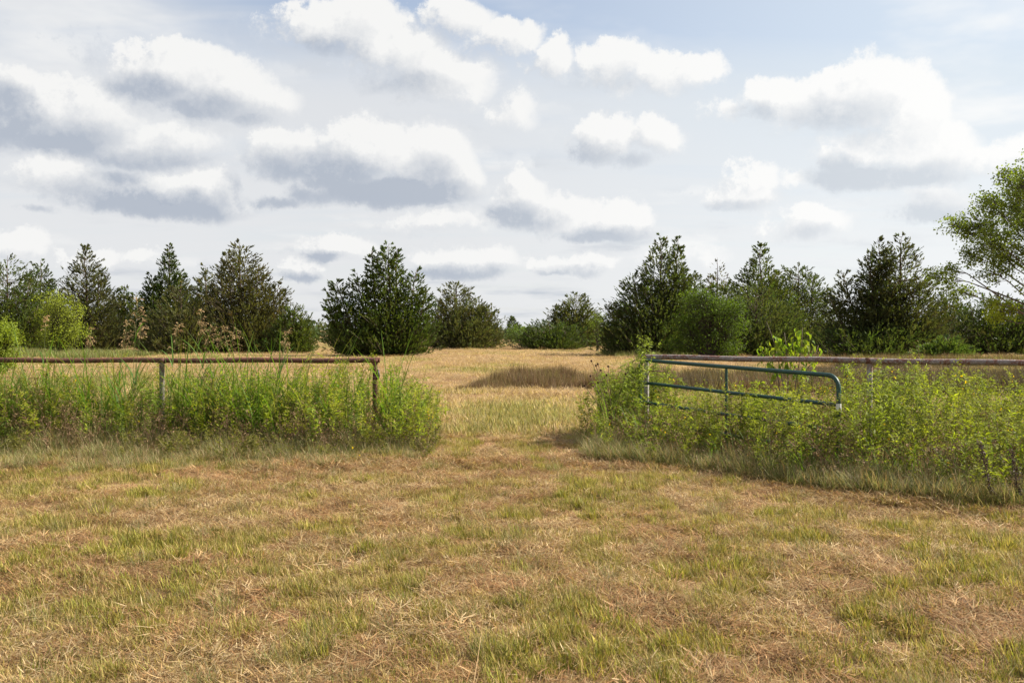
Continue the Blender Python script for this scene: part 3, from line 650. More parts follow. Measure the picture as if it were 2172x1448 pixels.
# ------------------------------------------------------------------ weeds
def weed(bg, bd, x, y, h, r, kind, hue):
    """one wild plant; green parts into bg, dry stem into bd"""
    for (qx, lim) in ((-2.02, .35), (-5.155, .62)):            # the two posts stay in sight
        if y < 13.4 and abs(x - qx * y / 13.4) < .13: h = min(h, lim)
    z = float(gz(x, y)) - 0.02; base = np.array([x, y, z])
    lean = r.normal(0, .13, 2); K = 5; LS = r.uniform(.7, 1.35)
    t = np.linspace(0, 1, K); P = base + np.stack([lean[0] * h * t ** 1.6, lean[1] * h * t ** 1.6, h * t], 1)
    def stem(tt): return np.stack([np.interp(tt, t, P[:, k]) for k in range(3)], -1)
    hue = np.array(hue) * r.uniform(.8, 1.25)
    sc = np.array((.12, .13, .04)) if kind != 2 else np.array((.16, .10, .05))
    w = .0028 + .0016 * h
    cones(bd, P[:-1], P[1:], np.linspace(w, w * .5, K - 1), np.linspace(w * .8, w * .3, K - 1), sc * r.uniform(.7, 1.3))
    if kind == 0:        # upright stem, crowded lance leaves (goldenrod-like)
        n = int(46 * h + 14); tt = r.uniform(.28, 1, n) ** .8; az = r.uniform(0, 2 * math.pi, n)
        el = r.uniform(.15, .9, n); d = np.stack([np.cos(az) * np.cos(el), np.sin(az) * np.cos(el), np.sin(el)], 1)
        L = r.uniform(.06, .11, n) * (1.15 - .5 * tt) * LS
        leaves(bg, stem(tt), d, L, L * .20, hue * r.uniform(.75, 1.3, (n, 1)), .15, .4, r)
    elif kind == 1:      # branched, drooping toothed leaves (ragweed-like)
        nb = int(5 + 9 * h); bt = r.uniform(.25, .95, nb); az = r.uniform(0, 2 * math.pi, nb); bl = (.30 * (1.1 - bt) + .06) * r.uniform(.6, 1.2, nb) * (.6 + .5 * h)
        el = r.uniform(.75, 1.25, nb); D = np.stack([np.cos(az) * np.cos(el), np.sin(az) * np.cos(el), np.sin(el)], 1); A = stem(bt); B = A + D * bl[:, None]
        cones(bd, A, B, .002, .001, sc)
        n = 9; f = r.uniform(.1, 1.05, (nb, n, 1)); sp = (A[:, None] * (1 - f) + B[:, None] * f).reshape(-1, 3)
        n2 = int(16 + 16 * h); sp = np.concatenate([sp, stem(r.uniform(.35, 1, n2))])
        m = len(sp); az = r.uniform(0, 2 * math.pi, m); el = r.uniform(-.3, .7, m); d = np.stack([np.cos(az) * np.cos(el), np.sin(az) * np.cos(el), np.sin(el)], 1)
        L = r.uniform(.035, .08, m) * LS; leaves(bg, sp, d, L, L * .24, hue * r.uniform(.7, 1.3, (m, 1)), .35, .5, r)
    elif kind == 2:      # dry brown weed
        nb = int(6 + 8 * h); bt = r.uniform(.3, .98, nb); az = r.uniform(0, 2 * math.pi, nb); bl = r.uniform(.06, .22, nb); el = r.uniform(.4, 1.2, nb)
        D = np.stack([np.cos(az) * np.cos(el), np.sin(az) * np.cos(el), np.sin(el)], 1); A = stem(bt); B = A + D * bl[:, None]
        cones(bd, A, B, .0018, .001, (.17, .11, .06)); m = nb * 4; q = np.repeat(B, 4, 0) + r.normal(0, .02, (m, 3))
        leaves(bd, q, r.normal(0, 1, (m, 3)), .035, .012, np.array((.20, .125, .065)) * r.uniform(.6, 1.3, (m, 1)), .2, .8, r)
    else:                # feathery pinnate plant with tiny leaflets
        nb = int(10 + 14 * h); bt = r.uniform(.15, 1, nb); az = r.uniform(0, 2 * math.pi, nb); bl = r.uniform(.08, .20, nb); el = r.uniform(.5, 1.15, nb)
        D = np.stack([np.cos(az) * np.cos(el), np.sin(az) * np.cos(el), np.sin(el)], 1); A = stem(bt); B = A + D * bl[:, None]
        cones(bd, A, B, .0016, .0008, sc)
        n = 14; f = r.uniform(.12, 1.05, (nb, n, 1)); sp = (A[:, None] * (1 - f) + B[:, None] * f).reshape(-1, 3); m = len(sp)
        sd_ = np.repeat(np.stack([-np.sin(az), np.cos(az), np.zeros(nb)], 1), n, 0) * r.choice([-1, 1], (m, 1)) + np.repeat(D, n, 0) * .5 + r.normal(0, .3, (m, 3))
        L = r.uniform(.022, .042, m) * LS; leaves(bg, sp, sd_, L, L * .36, hue * r.uniform(.75, 1.3, (m, 1)), .1, .5, r)
        if r.random() < .22:
            q = stem(r.uniform(.6, 1, 2)) + r.normal(0, .04, (2, 3)); qq = np.repeat(q, 5, 0)
            leaves(bg, qq, r.normal(0, 1, (10, 3)), .018, .016, (.75, .50, .02), 0, .8, r)
def arching(bg, x, y, h, r, n, hue, w=.013):
    if y < 13.4 and min(abs(x + 2.02 * y / 13.4), abs(x + 5.155 * y / 13.4)) < .16: return
    base = np.stack([x + r.normal(0, .05, n), y + r.normal(0, .05, n), np.full(n, float(gz(x, y)) - .02)], 1)
    blades(bg, base, r.uniform(0, 2 * math.pi, n), r.uniform(.02, .32, n), h * r.uniform(.65, 1.25, n), w * r.uniform(.6, 1.3, n), r.uniform(.3, 1.9, n), np.array(hue) * r.uniform(.7, 1.3, (n, 1)), 6)

YG = (.23, .265, .030); GG = (.14, .19, .026); FG = (.25, .25, .036); OG = (.18, .17, .04)
def weed_strips():
    r = np.random.default_rng(77)
    # ---- left strip
    g, d = Buf(), Buf()
    for _ in range(660):
        x = r.uniform(-10.5, -1.25) if r.random() < .95 else -1.0 - abs(r.normal(0, .4)); y = r.uniform(11.4, 14.3)
        if y < 11.2 + 1.3 * float(fbm(x * .8 + 3, 1.5, 2)): y = r.uniform(12.5, 14.2)
        taper = min(1, max(.0, (-.95 - x) / 1.1 + .2))
        if x > -4.2:
            k = r.choice([0, 0, 0, 1, 3, 3], 1)[0]; h = r.uniform(.62, 1.08)
        else:
            k = r.choice([0, 1, 3, 3, 2], 1)[0]; h = r.uniform(.5, .95)
        if y < 12.5: h *= .8
        h *= .55 + .9 * float(fbm(x * 1.3 + 50, y * 1.3, 3))
        weed(g, d, x, y, h * (.6 + .4 * taper), r, k, np.array([YG, GG, OG, FG][k]) * 1.12)
    for _ in range(210):                                   # tall arching grass
        x = r.uniform(-10.5, -3.3) if r.random() < .9 else r.uniform(-3.3, -1.6); y = r.uniform(12.4, 14.0)
        arching(g, x, y, r.uniform(.95, 1.65), r, 12, (.10, .175, .024) if r.random() < .7 else (.20, .21, .045))
    for _ in range(230): weed(g, d, r.uniform(-10.5, -1.1), r.uniform(11.7, 13.0), r.uniform(.3, .62), r, 2, OG)
    for _ in range(30): weed(g, d, r.uniform(-2.1, -1.25), r.uniform(12.4, 13.9), r.uniform(.55, .9), r, 0, YG)
    for _ in range(110): weed(g, d, r.uniform(-4.8, -1.5), r.uniform(12.5, 13.9), r.uniform(.8, 1.14), r, 0, (.21, .275, .028))
    for _ in range(110): weed(g, d, r.uniform(-9.5, -1.0), r.uniform(10.9, 12.2), r.uniform(.12, .38), r, int(r.choice([2, 2, 3, 1])), OG)
    tag(g.build('weed_thicket', M_WEED), 'green weeds and tall grass crowding the left fence', 'weeds', kind='stuff')
    tag(d.build('weed_stems', M_DRY), 'stalks and dry weeds under the left fence', 'weeds', kind='stuff')
    # ---- right strip
    g, d = Buf(), Buf()
    fe = np.array([(1.0, 11.6), (1.6, 10.8), (2.4, 10.2), (2.9, 9.3), (4.3, 8.35), (6, 7.8), (9, 7.3)])
    gate_dir = (GB - GA)[:2]
    n = 0
    while n < 1150:
        x = r.uniform(1.02, 8.8); y = r.uniform(7.2, 14.4)
        fy = np.interp(x, fe[:, 0], fe[:, 1])
        if y < fy: continue
        if x < 1.15 + .25 * r.random() and y > 13.9: continue
        n += 1
        e = y - fy                       # distance behind the mown edge
        cross = gate_dir[0] * (y - GA[1]) - gate_dir[1] * (x - GA[0])      # >0: far side of the gate
        px = x / y * F + PW / 2
        front = (cross < 0 and px < 1800)
        k = int(r.choice([0, 0, 1, 3, 3, 3, 2])); h = r.uniform(.5, .88)
        if front: h = r.uniform(.4, .66) if px < 1440 else r.uniform(.5, .80) if px < 1540 else r.uniform(.6, .95); k = int(r.choice([1, 3, 3, 3, 2, 0, 0]))
        if cross > 0 and px < 1800: h = r.uniform(.5, .85)
        if px > 1790: h = r.uniform(.65, 1.1)
        if px > 2000: h *= .9
        h *= min(1, .45 + .6 * e) * (.6 + .8 * float(fbm(x * 1.2 + 9, y * 1.2, 3)))
        if px < 1330: h *= min(1.15, .75 + .9 * max(0, x - .8))
        weed(g, d, x, y, h, r, k, [YG, (.21, .25, .034), OG, (.22, .235, .034)][k])
    for _ in range(46):
        x = r.uniform(1.3, 2.35); y = r.uniform(12.4, 14.2)
        if y < 13.5 and x / y * F + PW / 2 > 1338: y = r.uniform(13.5, 14.2)
        weed(g, d, x, y, r.uniform(.75, 1.2) * (.75 + .25 * min(1, (x - 1.0) / .6)), r, int(r.choice([0, 1, 1, 3])), (.20, .25, .034))
    for _ in range(120):
        x = r.uniform(1.6, 8.2); y = np.interp(x, fe[:, 0], fe[:, 1]) + r.uniform(.7, 3.2); weed(g, d, x, y, r.uniform(.75, 1.08) if (x / y * F + PW / 2) > 1790 else r.uniform(.6, .85), r, 0, (.22, .265, .03))
    for _ in range(60):
        x = r.uniform(1.2, 8); y = np.interp(x, fe[:, 0], fe[:, 1]) + r.uniform(.2, 2.5); arching(g, x, y, r.uniform(.4, .8), r, 9, (.10, .16, .03))
    for _ in range(220):
        x = r.uniform(1.05, 8.5); y = np.interp(x, fe[:, 0], fe[:, 1]) + r.uniform(.05, 1.8); weed(g, d, x, y, r.uniform(.25, .6), r, 2, OG)
    tag(g.build('weed_thicket', M_WEED), 'feathery yellow-green weeds round the green gate and right fence', 'weeds', kind='stuff')
    tag(d.build('weed_stems', M_DRY), 'stalks and dry weeds under the green gate', 'weeds', kind='stuff')
weed_strips()

def single_weed(name, label, px, top, Y, kind, hue, group, seed, extra=0):
    r = np.random.default_rng(seed); p = at(px, top, Y); z0 = float(gz(p.x, Y)); h = p.z - z0
    e = empty(name, (p.x, Y, z0), label, 'weed', group); g, d = Buf(), Buf()
    weed(g, d, p.x, Y, h, r, kind, hue)
    for k in range(extra): weed(g, d, p.x + r.normal(0, .05), Y + r.normal(0, .05), h * r.uniform(.75, .95), r, kind, hue)
    d.build('stem', M_DRY, e); g.build('leaves', M_WEED, e)
tall = 'tall leafy weeds standing above the thicket'
single_weed('tall_weed', 'tallest leafy weed, rising above the hinge end of the green gate', 1350, 704, 13.1, 1, (.25, .30, .055), tall, 1, 4)
single_weed('tall_weed', 'leafy weed just right of the tallest one, tip over the rail end', 1386, 722, 13.6, 1, (.25, .30, .055), tall, 2, 4)
single_weed('tall_weed', 'leafy weed left of the gate hinge with its tip at the rail', 1326, 750, 13.0, 1, (.25, .30, .055), tall, 3, 3)
single_weed('tall_weed', 'pale drooping weed just right of the gate latch end', 1808, 772, 10.9, 1, (.25, .30, .055), tall, 4, 3)
single_weed('tall_weed', 'pale drooping weed right beside the white fence post', 1878, 772, 10.6, 1, (.25, .30, .055), tall, 5, 3)
single_weed('tall_weed', 'pale drooping weed second right of the white fence post', 1912, 768, 10.5, 1, (.25, .30, .055), tall, 6, 3)
single_weed('tall_weed', 'pale drooping weed third right of the white fence post', 1946, 774, 10.4, 1, (.25, .30, .055), tall, 7, 3)
for k, (px, tp, lb) in enumerate([(622, 735, 'narrow leafy stem crossing the left rail, furthest left of the row of spikes'), (722, 752, 'narrow leafy stem whose tip pokes over the left rail near its end'),
                                  (690, 775, 'narrow leafy stem with its tip just under the left rail'), (760, 788, 'narrow leafy stem left of the rusty end post'),
                                  (835, 768, 'tallest narrow leafy stem right of the rusty end post'), (855, 795, 'narrow leafy stem second right of the rusty end post'),
                                  (873, 802, 'narrow leafy stem third right of the rusty end post'), (922, 815, 'narrow leafy stem at the gateway end of the left weeds')]):
    single_weed('leafy_spike', lb, px, tp, 12.9 + .05 * (k % 3), 0, (.13, .23, .03), 'leafy spikes of the left strip', 30 + k)

def plume(label, px, py, Y, size, lean, seed):
    r = np.random.default_rng(seed); top = at(px, py, Y); hb = top.z; base = np.array([top.x - lean * hb * .6, Y, float(gz(top.x, Y))])
    e = empty('seeding_grass', tuple(base), label, 'grass plant', 'tall grass stalks with brown seed heads')
    st, hd, lf = Buf(), Buf(), Buf()
    t = np.linspace(0, 1, 9); P = base + np.stack([lean * hb * .6 * t ** 2, r.normal(0, .05) * t ** 2, (hb - base[2]) * t], 1)
    tube(st, P, np.linspace(.0042, .0018, 9), (.16, .18, .06), 5)
    n = 24; f = r.uniform(0, 1, n); L0 = size
    A = np.stack([np.interp(1 - f * L0 / hb, t, P[:, k]) for k in range(3)], 1)
    az = r.uniform(0, 2 * math.pi, n); el = r.uniform(.5, 1.1, n); D = np.stack([np.cos(az) * np.cos(el) + lean * 2.2, np.sin(az) * np.cos(el), np.sin(el)], 1)
    B = A + D * (size * (.10 + .15 * f))[:, None]; C = B + D * [1, 1, 0] * (size * .12) - np.array([0, 0, size * .06]) * (.5 + f)[:, None]
    c = np.array((.46, .32, .17)); cones(hd, A, B, .0014, .001, c * .8); cones(hd, B, C, .001, .0006, c * .8)
    m = 9; g = r.uniform(.15, 1, (n, m, 1)); q = np.where(g < .5, A[:, None] + (B - A)[:, None] * g * 2, B[:, None] + (C - B)[:, None] * (g * 2 - 1)).reshape(-1, 3)
    leaves(hd, q, r.normal(0, .5, (n * m, 3)) + np.repeat(D, m, 0),   .022, .0085, c * r.uniform(.7, 1.4, (n * m, 1)), .1, .8, r)
    k = 5; ft = r.uniform(.15, .72, k); bb = np.stack([np.interp(ft, t, P[:, i]) for i in range(3)], 1)
    blades(lf, bb, r.uniform(0, 2 * math.pi, k), r.uniform(.15, .5, k), r.uniform(.35, .65, k), .017, r.uniform(.8, 2.0, k), np.array((.10, .19, .035)) * r.uniform(.8, 1.3, (k, 1)), 6)
    st.build('stalk', M_DRY, e); hd.build('seed_head', M_DRY, e); lf.build('leaves', M_WEED, e)
for k, a in enumerate([('tallest seeding grass stalk, its brown plume against the slender-tipped cedar', 296, 636, .30, .10), ('seeding grass with a brown plume just below left of the tallest one', 272, 682, .26, .16),
                       ('seeding grass whose plume hangs right of the tallest one', 304, 680, .22, .14), ('seeding grass plume above the grey fence post', 376, 684, .28, .12),
                       ('thin upright seeding grass plume, second tallest of the row', 428, 660, .26, .10), ('broad tan grass plume right of the grey fence post', 450, 694, .30, .22),
                       ('tan grass plume in front of the broad cedar, middle of three', 472, 692, .28, .20), ('drooping tan grass plume, right one of the three before the broad cedar', 498, 700, .28, .24),
                       ('lone seeding grass plume furthest right on the left fence', 606, 700, .26, .16), ('small faint seeding grass plume right of the yellow-green shrub', 192, 698, .20, .12),
                       ('thin seeding grass near the left edge over the yellow-green shrub', 98, 672, .14, .06)]):
    plume(a[0], a[1], a[2], 12.7 + .12 * (k % 4), a[3] * 1.45, a[4], 60 + k)

def dead_heads():
    r = np.random.default_rng(4)
    for k, (lb, heads) in enumerate([('dead coneflower stalks with dark round heads left of the gate, taller one', [(1256, 766), (1268, 772), (1266, 776), (1288, 776), (1275, 785)]),
                                     ('dead coneflower stalks with dark round heads left of the gate, lower one', [(1252, 797), (1288, 796), (1325, 792), (1270, 812), (1240, 818)])]):
        Y = 12.9 - .3 * k; x0 = at(1300, 900, Y).x; z0 = float(gz(x0, Y)); e = empty('dead_coneflower', (x0, Y, z0), lb, 'dead flower', 'dead coneflowers by the gate')
        s = Buf()
        for (px, py) in heads:
            p = np.array(at(px, py, Y)); p[1] += r.uniform(-.15, .15); m = np.array([x0 + (p[0] - x0) * .3, Y, p[2] * .55])
            tube(s, [(x0, Y, z0), m, p], [.0055, .0045, .0035], (.12, .075, .05), 4)
            h = Buf(); ball(h, p, .016, (.045, .022, .016), 7, 1.1); h.build('seed_head', M_BARK, e)
        s.build('stem', M_DRY, e)
    for k, (lb, px, tp, bp, Y, tl) in enumerate([('dark dried flower spike leaning in the weeds near the right edge', 2078, 935, 1085, 8.15, -.10), ('dark dried flower spike closest to the right edge', 2146, 955, 1085, 8.1, -.06)]):
        p = np.array(at(px, tp, Y)); x1 = p[0] - tl * 1.4; z0 = float(gz(x1, Y)); e = empty('dried_flower_spike', (x1, Y, z0), lb, 'dead flower', 'dried flower spikes at the right edge')
        b0 = np.array([x1, Y, z0]); s, h = Buf(), Buf(); tube(s, [b0, (b0 + p) / 2, p], [.005, .004, .002], (.10, .065, .045), 5)
        f = r.uniform(.2, 1, 190); q = b0 + (p - b0) * f[:, None] + r.normal(0, .013, (190, 3)); leaves(h, q, r.normal(0, 1, (190, 3)), .03, .014, np.array((.075, .05, .04)) * r.uniform(.6, 1.5, (190, 1)), .2, .8, r)
        s.build('stem', M_DRY, e); tag(h.build('seed_head', M_DRY, e), kind='stuff')
dead_heads()

def sapling():
    r = np.random.default_rng(13); Y = 12.95; x0 = at(1668, 800, Y).x; z0 = float(gz(x0, Y))
    e = empty('sapling', (x0, Y, z0), 'young sapling with bright drooping leaves behind the right fence', 'sapling')
    stems = [[(1668, 930), (1662, 820), (1650, 760), (1640, 720), (1626, 682)], [(1668, 930), (1672, 800), (1668, 740), (1664, 705)], [(1670, 930), (1690, 800), (1700, 740), (1702, 695)],
             [(1670, 900), (1700, 800), (1725, 765), (1736, 732)], [(1668, 860), (1650, 800), (1625, 760), (1612, 735)]]
    me = []
    for v in range(3):
        b = Buf(); t = np.linspace(0, 1, 4); w = [.006, .028, .022, 0]; vs = []
        for k in range(4):
            zc = -.010 * (k * (k - .6)) * (1 + .4 * v) * .6
            vs += [(-w[k], t[k], zc + w[k] * .35), (0, t[k], zc), (w[k], t[k], zc + w[k] * .35)]
        vs = np.array(vs) * [1, .1, 1]
        tr = []
        for k in range(3):
            for j in (0, 1): a = 3 * k + j; tr += [(a, a + 1, a + 3), (a + 1, a + 4, a + 3)]
        b.add(vs, np.array([(.20, .27, .03), (.155, .235, .03), (.24, .28, .04)][v]), tr); me.append(b.mesh('leaf', M_LEAF, True))
    for si, st in enumerate(stems):
        P = np.array([np.array(at(px, py, Y + r.normal(0, .03))) for px, py in st]); P[0] = (x0, Y, z0)
        b = Buf(); tube(b, P, np.linspace(.009, .003, len(P)), (.17, .135, .105), 6); b.build('stem', M_BARK, e)
        t = np.linspace(0, 1, len(P)); n = [34, 44, 84, 34, 44][si]
        tt = r.uniform(.38, [.80, .80, 1.0, .97, 1.0][si], n)
        for q in tt:
            p = np.array([np.interp(q, t, P[:, k]) for k in range(3)]); az = r.uniform(0, 2 * math.pi); off = r.uniform(.01, .12 if si != 2 else .17)
            p = p + np.array([math.cos(az) * off, math.sin(az) * off, r.normal(0, .03)])
            o = bpy.data.objects.new('leaf', me[r.integers(3)]); COL.objects.link(o); o.parent = e
            o.location = p - np.array([x0, Y, z0]); o.rotation_euler = (R(r.uniform(-75, -15)), R(r.uniform(-40, 40)), az - math.pi / 2); s = r.uniform(.6, 1.0); o.scale = (s, s, s)
sapling()

# ------------------------------------------------------------------ grass: clump meshes scattered as instances
def clump(name, n, rad, l0, l1, lean, curl, w, pal, r, segs=2, flat=0.0):
    b = Buf(); a = r.uniform(0, 2 * math.pi, n); q = rad * np.sqrt(r.random(n))
    base = np.stack([q * np.cos(a), q * np.sin(a), np.full(n, -.01) + flat * r.random(n)], 1)
    c = np.array(pal)[r.integers(0, len(pal), n)] * r.uniform(.5, 1.55, (n, 1))
    blades(b, base, r.uniform(0, 2 * math.pi, n), r.uniform(lean[0], lean[1], n), r.uniform(l0, l1, n), w * r.uniform(.6, 1.4, n), r.uniform(curl[0], curl[1], n), c, segs)
    return bpy.data.objects.new(name, b.mesh(name, M_GRASS))
def scatter(name, pts, scale, idx, protos, label, cat, r, zsc=None):
    n = len(pts); me = bpy.data.meshes.new(name); me.vertices.add(n); me.vertices.foreach_set('co', np.asarray(pts, np.float32).ravel())
    rot = np.zeros((n, 3), np.float32); rot[:, 2] = r.uniform(0, 2 * math.pi, n); rot[:, :2] = r.normal(0, .10, (n, 2))
    s3 = np.stack([scale, scale, scale * (zsc if zsc is not None else 1.0)], 1).astype(np.float32)
    for nm, ty, dt, fld in (('rot', 'FLOAT_VECTOR', rot, 'vector'), ('scl', 'FLOAT_VECTOR', s3, 'vector'), ('idx', 'INT', np.asarray(idx, np.int32), 'value')):
        a = me.attributes.new(nm, ty, 'POINT'); a.data.foreach_set(fld, dt.ravel())
    me.materials.append(M_GRASS)
    o = bpy.data.objects.new(name, me); COL.objects.link(o); tag(o, label, cat, kind='stuff')
    ng = bpy.data.node_groups.new(name + '_scatter', 'GeometryNodeTree')
    ng.interface.new_socket('Geometry', in_out='INPUT', socket_type='NodeSocketGeometry'); ng.interface.new_socket('Geometry', in_out='OUTPUT', socket_type='NodeSocketGeometry')
    gi, go = ng.nodes.new('NodeGroupInput'), ng.nodes.new('NodeGroupOutput'); g2 = ng.nodes.new('GeometryNodeGeometryToInstance')
    for p in reversed(protos):
        oi = ng.nodes.new('GeometryNodeObjectInfo'); oi.inputs['Object'].default_value = p; ng.links.new(oi.outputs['Geometry'], g2.inputs[0])
    ip = ng.nodes.new('GeometryNodeInstanceOnPoints'); ip.inputs['Pick Instance'].default_value = True
    ng.links.new(gi.outputs[0], ip.inputs['Points']); ng.links.new(g2.outputs[0], ip.inputs['Instance'])
    for nm, ty, sk in (('rot', 'FLOAT_VECTOR', 'Rotation'), ('scl', 'FLOAT_VECTOR', 'Scale'), ('idx', 'INT', 'Instance Index')):
        na = ng.nodes.new('GeometryNodeInputNamedAttribute'); na.data_type = ty; na.inputs['Name'].default_value = nm; ng.links.new(na.outputs['Attribute'], ip.inputs[sk])
    ng.links.new(ip.outputs[0], go.inputs[0])
    md = o.modifiers.new('scatter', 'NODES'); md.node_group = ng
    return o
ST = [(.43, .325, .13), (.38, .275, .10), (.49, .385, .18), (.32, .22, .085)]
LIT = [(.39, .255, .115), (.32, .18, .08), (.47, .33, .16), (.52, .40, .23), (.24, .135, .065)]
MIXG = [(.37, .285, .10), (.30, .26, .075), (.43, .33, .13), (.23, .23, .055), (.33, .235, .09)]
GRN = [(.22, .225, .036), (.27, .25, .045), (.17, .18, .032), (.36, .29, .085), (.30, .22, .075)]
GREY = [(.22, .22, .085), (.34, .29, .15), (.14, .165, .05), (.42, .33, .19), (.26, .17, .09), (.12, .15, .04)]
RED = [(.34, .195, .088), (.28, .15, .068), (.41, .26, .125), (.19, .105, .05), (.46, .34, .18)]
def grass():
    r = np.random.default_rng(99)
    near = [clump('litter', 170, .16, .03, .115, (1.15, 1.6), (-.25, .5), .0037, p_, r, 2, .035) for p_ in (RED, LIT, RED[:2] + LIT)]          # 0-2
    near += [clump('stubble', 120, .13, .03, .085, (.1, .8), (.1, 1.0), .0036, ST + MIXG, r) for _ in range(3)]                  # 3-5
    near += [clump('mixed_tuft', 110, .11, .04, .105, (.05, .7), (.1, .9), .0038, MIXG + GRN[:2], r) for _ in range(3)]         # 6-8
    near += [clump('green_tuft', 80, .07, .05, .125, (.02, .55), (.1, .9), .0044, GRN, r, 3) for _ in range(3)]              # 9-11
    near += [clump('grey_grass', 90, .12, .14, .32, (.1, .9), (.2, 1.2), .0034, GREY, r, 3) for _ in range(3)]                  # 12-14
    near += [clump('long_straw', 5, .16, .25, .6, (1.38, 1.55), (-.1, .4), .0040, [(.50, .38, .21), (.42, .29, .15)], r, 3, .03) for _ in range(2)]   # 15-16
    # mown foreground
    n = 13500; y = 3.2 + 11.3 * r.random(n) ** .95; x = r.uniform(-.66, .66, n) * (y + .6)
    q = fbm(x * 3.1 + 7, y * 2.3 + 3, 4); q2 = fbm(x * .42 + 40, y * .6 + 8, 3)
    gr = q * .66 + q2 * .34 + r.normal(0, .08, n) + .008
    idx = np.where(gr < .45, r.integers(0, 3, n), np.where(gr < .55, r.integers(3, 6, n), np.where(gr < .655, r.integers(6, 9, n), r.integers(9, 12, n))))
    idx = np.where(r.random(n) < .20, r.integers(0, 3, n), idx)
    idx = np.where(r.random(n) < .025, r.integers(12, 15, n), idx)
    lk = r.random(n) < .008; idx = np.where(lk, r.integers(15, 17, n), idx)
    path = (np.abs(x + .1) < 1.0) & (y > 10.5); idx = np.where(path & (idx > 8) & (r.random(n) < .6), r.integers(0, 6, n), idx)
    q3 = fbm(x * 1.5 + 90, y * 1.2 + 60, 3) + r.normal(0, .05, n)          # rusty patches of matted clippings
    idx = np.where((idx < 3), np.where(q3 > .54, 0, np.where(q3 < .46, 1, 2)), idx); idx = np.where((q3 > .62) & (idx < 9) & (r.random(n) < .6), 0, idx)
    sc = r.uniform(.7, 1.25, n) * np.where((idx > 11) & (idx < 15), .55, 1)
    scatter('mown_grass', np.stack([x, y, gz(x, y)], 1), sc, idx, near, 'patchy mown grass and hay litter of the foreground', 'grass', r)
    # fringes of longer grass along the weed strips
    P, I, S = [], [], []
    n = 1500; x = r.uniform(-9.5, -1.15, n); y = 10.2 + 2.9 * r.random(n) ** .75 + .8 * (fbm(x * .9, x * 0 + 3, 3) - .5) + np.clip((x + 2.8) * .35, 0, .9); P.append((x, y)); u_ = r.random(n); I.append(np.where(u_ < .62, r.integers(12, 15, n), np.where(u_ < .76, r.integers(9, 12, n), np.where(u_ < .9, r.integers(3, 6, n), r.integers(0, 3, n))))); S.append(r.uniform(.4, 1.0, n) * (1 + .6 * np.clip((y - 11.2) / 1.2, 0, 1)))
    fe = np.array([(0.70, 11.3), (1.6, 10.6), (2.4, 10.0), (2.9, 9.1), (4.3, 8.1), (6, 7.55), (9, 7.0)])
    n = 1700; x = r.uniform(.95, 8.5, n); y = np.interp(x, fe[:, 0], fe[:, 1]) + 2.0 * r.random(n) ** 1.5; P.append((x, y)); I.append(np.where(r.random(n) < .7, r.integers(12, 15, n), r.integers(6, 12, n))); S.append(r.uniform(.7, 1.35, n))
    n = 420; x = r.uniform(.6, 8.5, n); y = np.interp(x, fe[:, 0], fe[:, 1]) + r.normal(-.15, .22, n); P.append((x, y)); I.append(r.integers(0, 3, n)); S.append(r.uniform(1.0, 1.7, n))
    n = 200; x = r.uniform(-3.2, .3, n); y = 10.7 + r.normal(0, .25, n) + (x + 2) * .12; P.append((x, y)); I.append(r.choice([0, 0, 2], n)); S.append(r.uniform(1.0, 1.7, n))
    x, y = np.concatenate([p[0] for p in P]), np.concatenate([p[1] for p in P])
    scatter('rough_grass', np.stack([x, y, gz(x, y)], 1), np.concatenate(S), np.concatenate(I), near, 'longer grey-green grass fringing the weed strips', 'grass', r)
    # field behind the fence
    far = [clump('field_litter', 70, .42, .10, .26, (.9, 1.5), (0, .5), .010, [(.40, .285, .15), (.45, .33, .18), (.35, .225, .12)], r, 1, .02) for _ in range(3)]
    far += [clump('field_stubble', 70, .36, .06, .14, (.1, .9), (0, .6), .010, [(.42, .31, .16), (.39, .295, .135), (.47, .36, .20)], r, 1) for _ in range(3)]
    far += [clump('field_green', 70, .34, .06, .15, (.1, .8), (0, .6), .010, [(.23, .23, .075), (.29, .26, .095), (.37, .29, .12)], r, 1) for _ in range(3)]
    n = 15000; y = 13.8 * (8.0 ** (r.random(n) ** .95)); x = r.uniform(-.62, .62, n) * y
    q = fbm(x * .35 + 3, y * .22 + 12, 4) + r.normal(0, .04, n)
    idx = np.where(q < .47, r.integers(0, 3, n), np.where(q < .63, r.integers(3, 6, n), r.integers(6, 9, n)))
    scatter('field_grass', np.stack([x, y, gz(x, y)], 1), r.uniform(.7, 1.3, n) * (1 + y / 90), idx, far, 'dry straw-coloured mown field behind the fence', 'grass', r, zsc=1 / (1 + y / 110))
    # tall brown growth in the dip and behind the right fence, green rough under the trees
    br = [clump('brown_growth', 90, .28, .28, .62, (.0, .35), (0, .5), .0085, [(.14, .082, .052), (.19, .11, .066), (.09, .055, .038), (.25, .165, .10), (.15, .13, .055)], r, 2) for _ in range(3)]
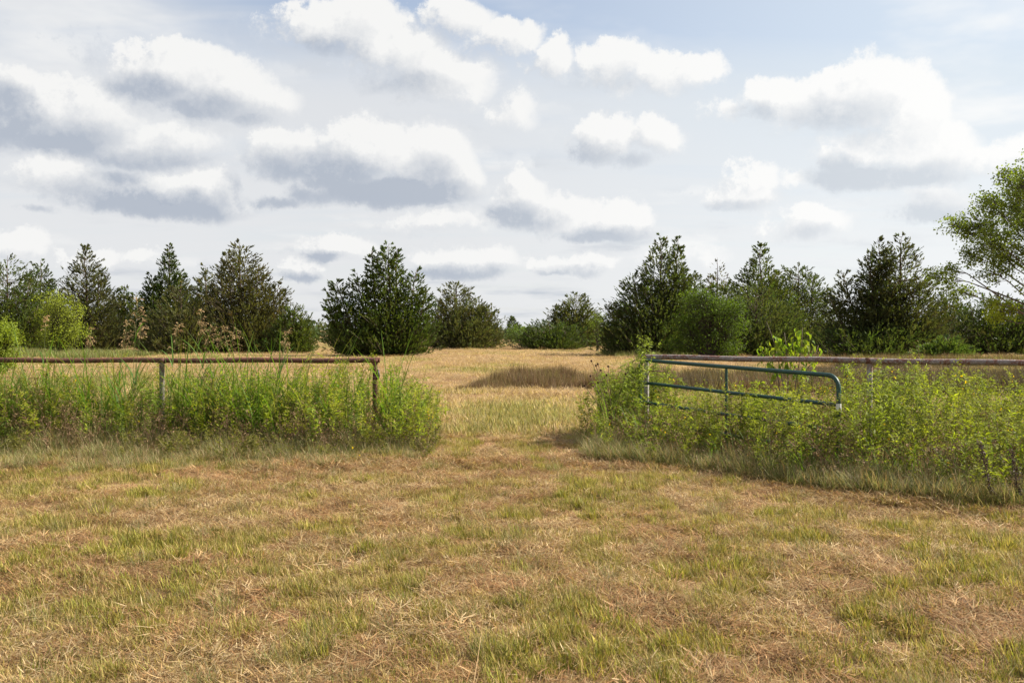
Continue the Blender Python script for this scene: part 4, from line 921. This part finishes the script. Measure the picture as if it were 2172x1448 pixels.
    br += [clump('brown_green_growth', 90, .28, .25, .55, (.0, .4), (0, .6), .0085, [(.20, .16, .06), (.24, .22, .08), (.16, .10, .055)], r, 2) for _ in range(2)]
    br += [clump('green_rough', 80, .5, .25, .6, (.0, .5), (0, .8), .02, [(.14, .17, .05), (.20, .22, .075), (.26, .23, .09)], r, 2) for _ in range(2)]
    br += [clump('dark_growth', 90, .30, .30, .75, (.0, .35), (0, .5), .009, [(.10, .075, .05), (.14, .11, .065), (.085, .07, .045)], r, 2) for _ in range(2)]
    P, I, S = [], [], []
    n = 1150; x = r.uniform(-1.5, 3.4, n); y = 24.9 + r.random(n) * 6.0 * np.clip((x + 1.9) / 2.2, .12, 1) + .8 * np.sin(x * 1.3); P.append((x, y)); I.append(np.where(r.random(n) < .75, r.integers(0, 3, n), r.integers(3, 5, n))); S.append(r.uniform(.3, 1.0, n) * (.45 + 1.1 * fbm(x * 1.1, y * .8, 2)) * np.clip((x + 2.2) / 1.6, .5, 1) * np.clip((4.4 - x) / 1.6, .55, 1))
    n = 1400; x = r.uniform(3.6, 17.5, n); y = 22.5 + r.random(n) * 8 - .15 * (x - 4); P.append((x, y)); I.append(np.where((r.random(n) < .8) & (x < 8.5), r.integers(0, 5, n), r.integers(7, 9, n))); S.append(r.uniform(.6, 1.15, n))
    n = 700; x = r.uniform(14, 30, n); y = 38 + r.random(n) * 9; P.append((x, y)); I.append(np.where(r.random(n) < .88, r.integers(0, 5, n), r.integers(5, 7, n))); S.append(r.uniform(.5, 1.0, n))
    n = 600; x = r.uniform(-36, -22.5, n); y = 50 + r.random(n) * 9 - .3 * (x + 25); P.append((x, y)); I.append(r.integers(5, 7, n)); S.append(r.uniform(.5, 1.1, n))
    n = 160; x = r.uniform(6.0, 12.5, n); y = 58 + r.normal(0, 2.5, n); P.append((x, y)); I.append(r.integers(5, 7, n)); S.append(r.uniform(.5, 1.0, n))
    x, y = np.concatenate([p[0] for p in P]), np.concatenate([p[1] for p in P])
    scatter('rank_growth', np.stack([x, y, gz(x, y)], 1), np.concatenate(S), np.concatenate(I), br, 'brown unmown growth in the dip and along the grove', 'grass', r)
grass()
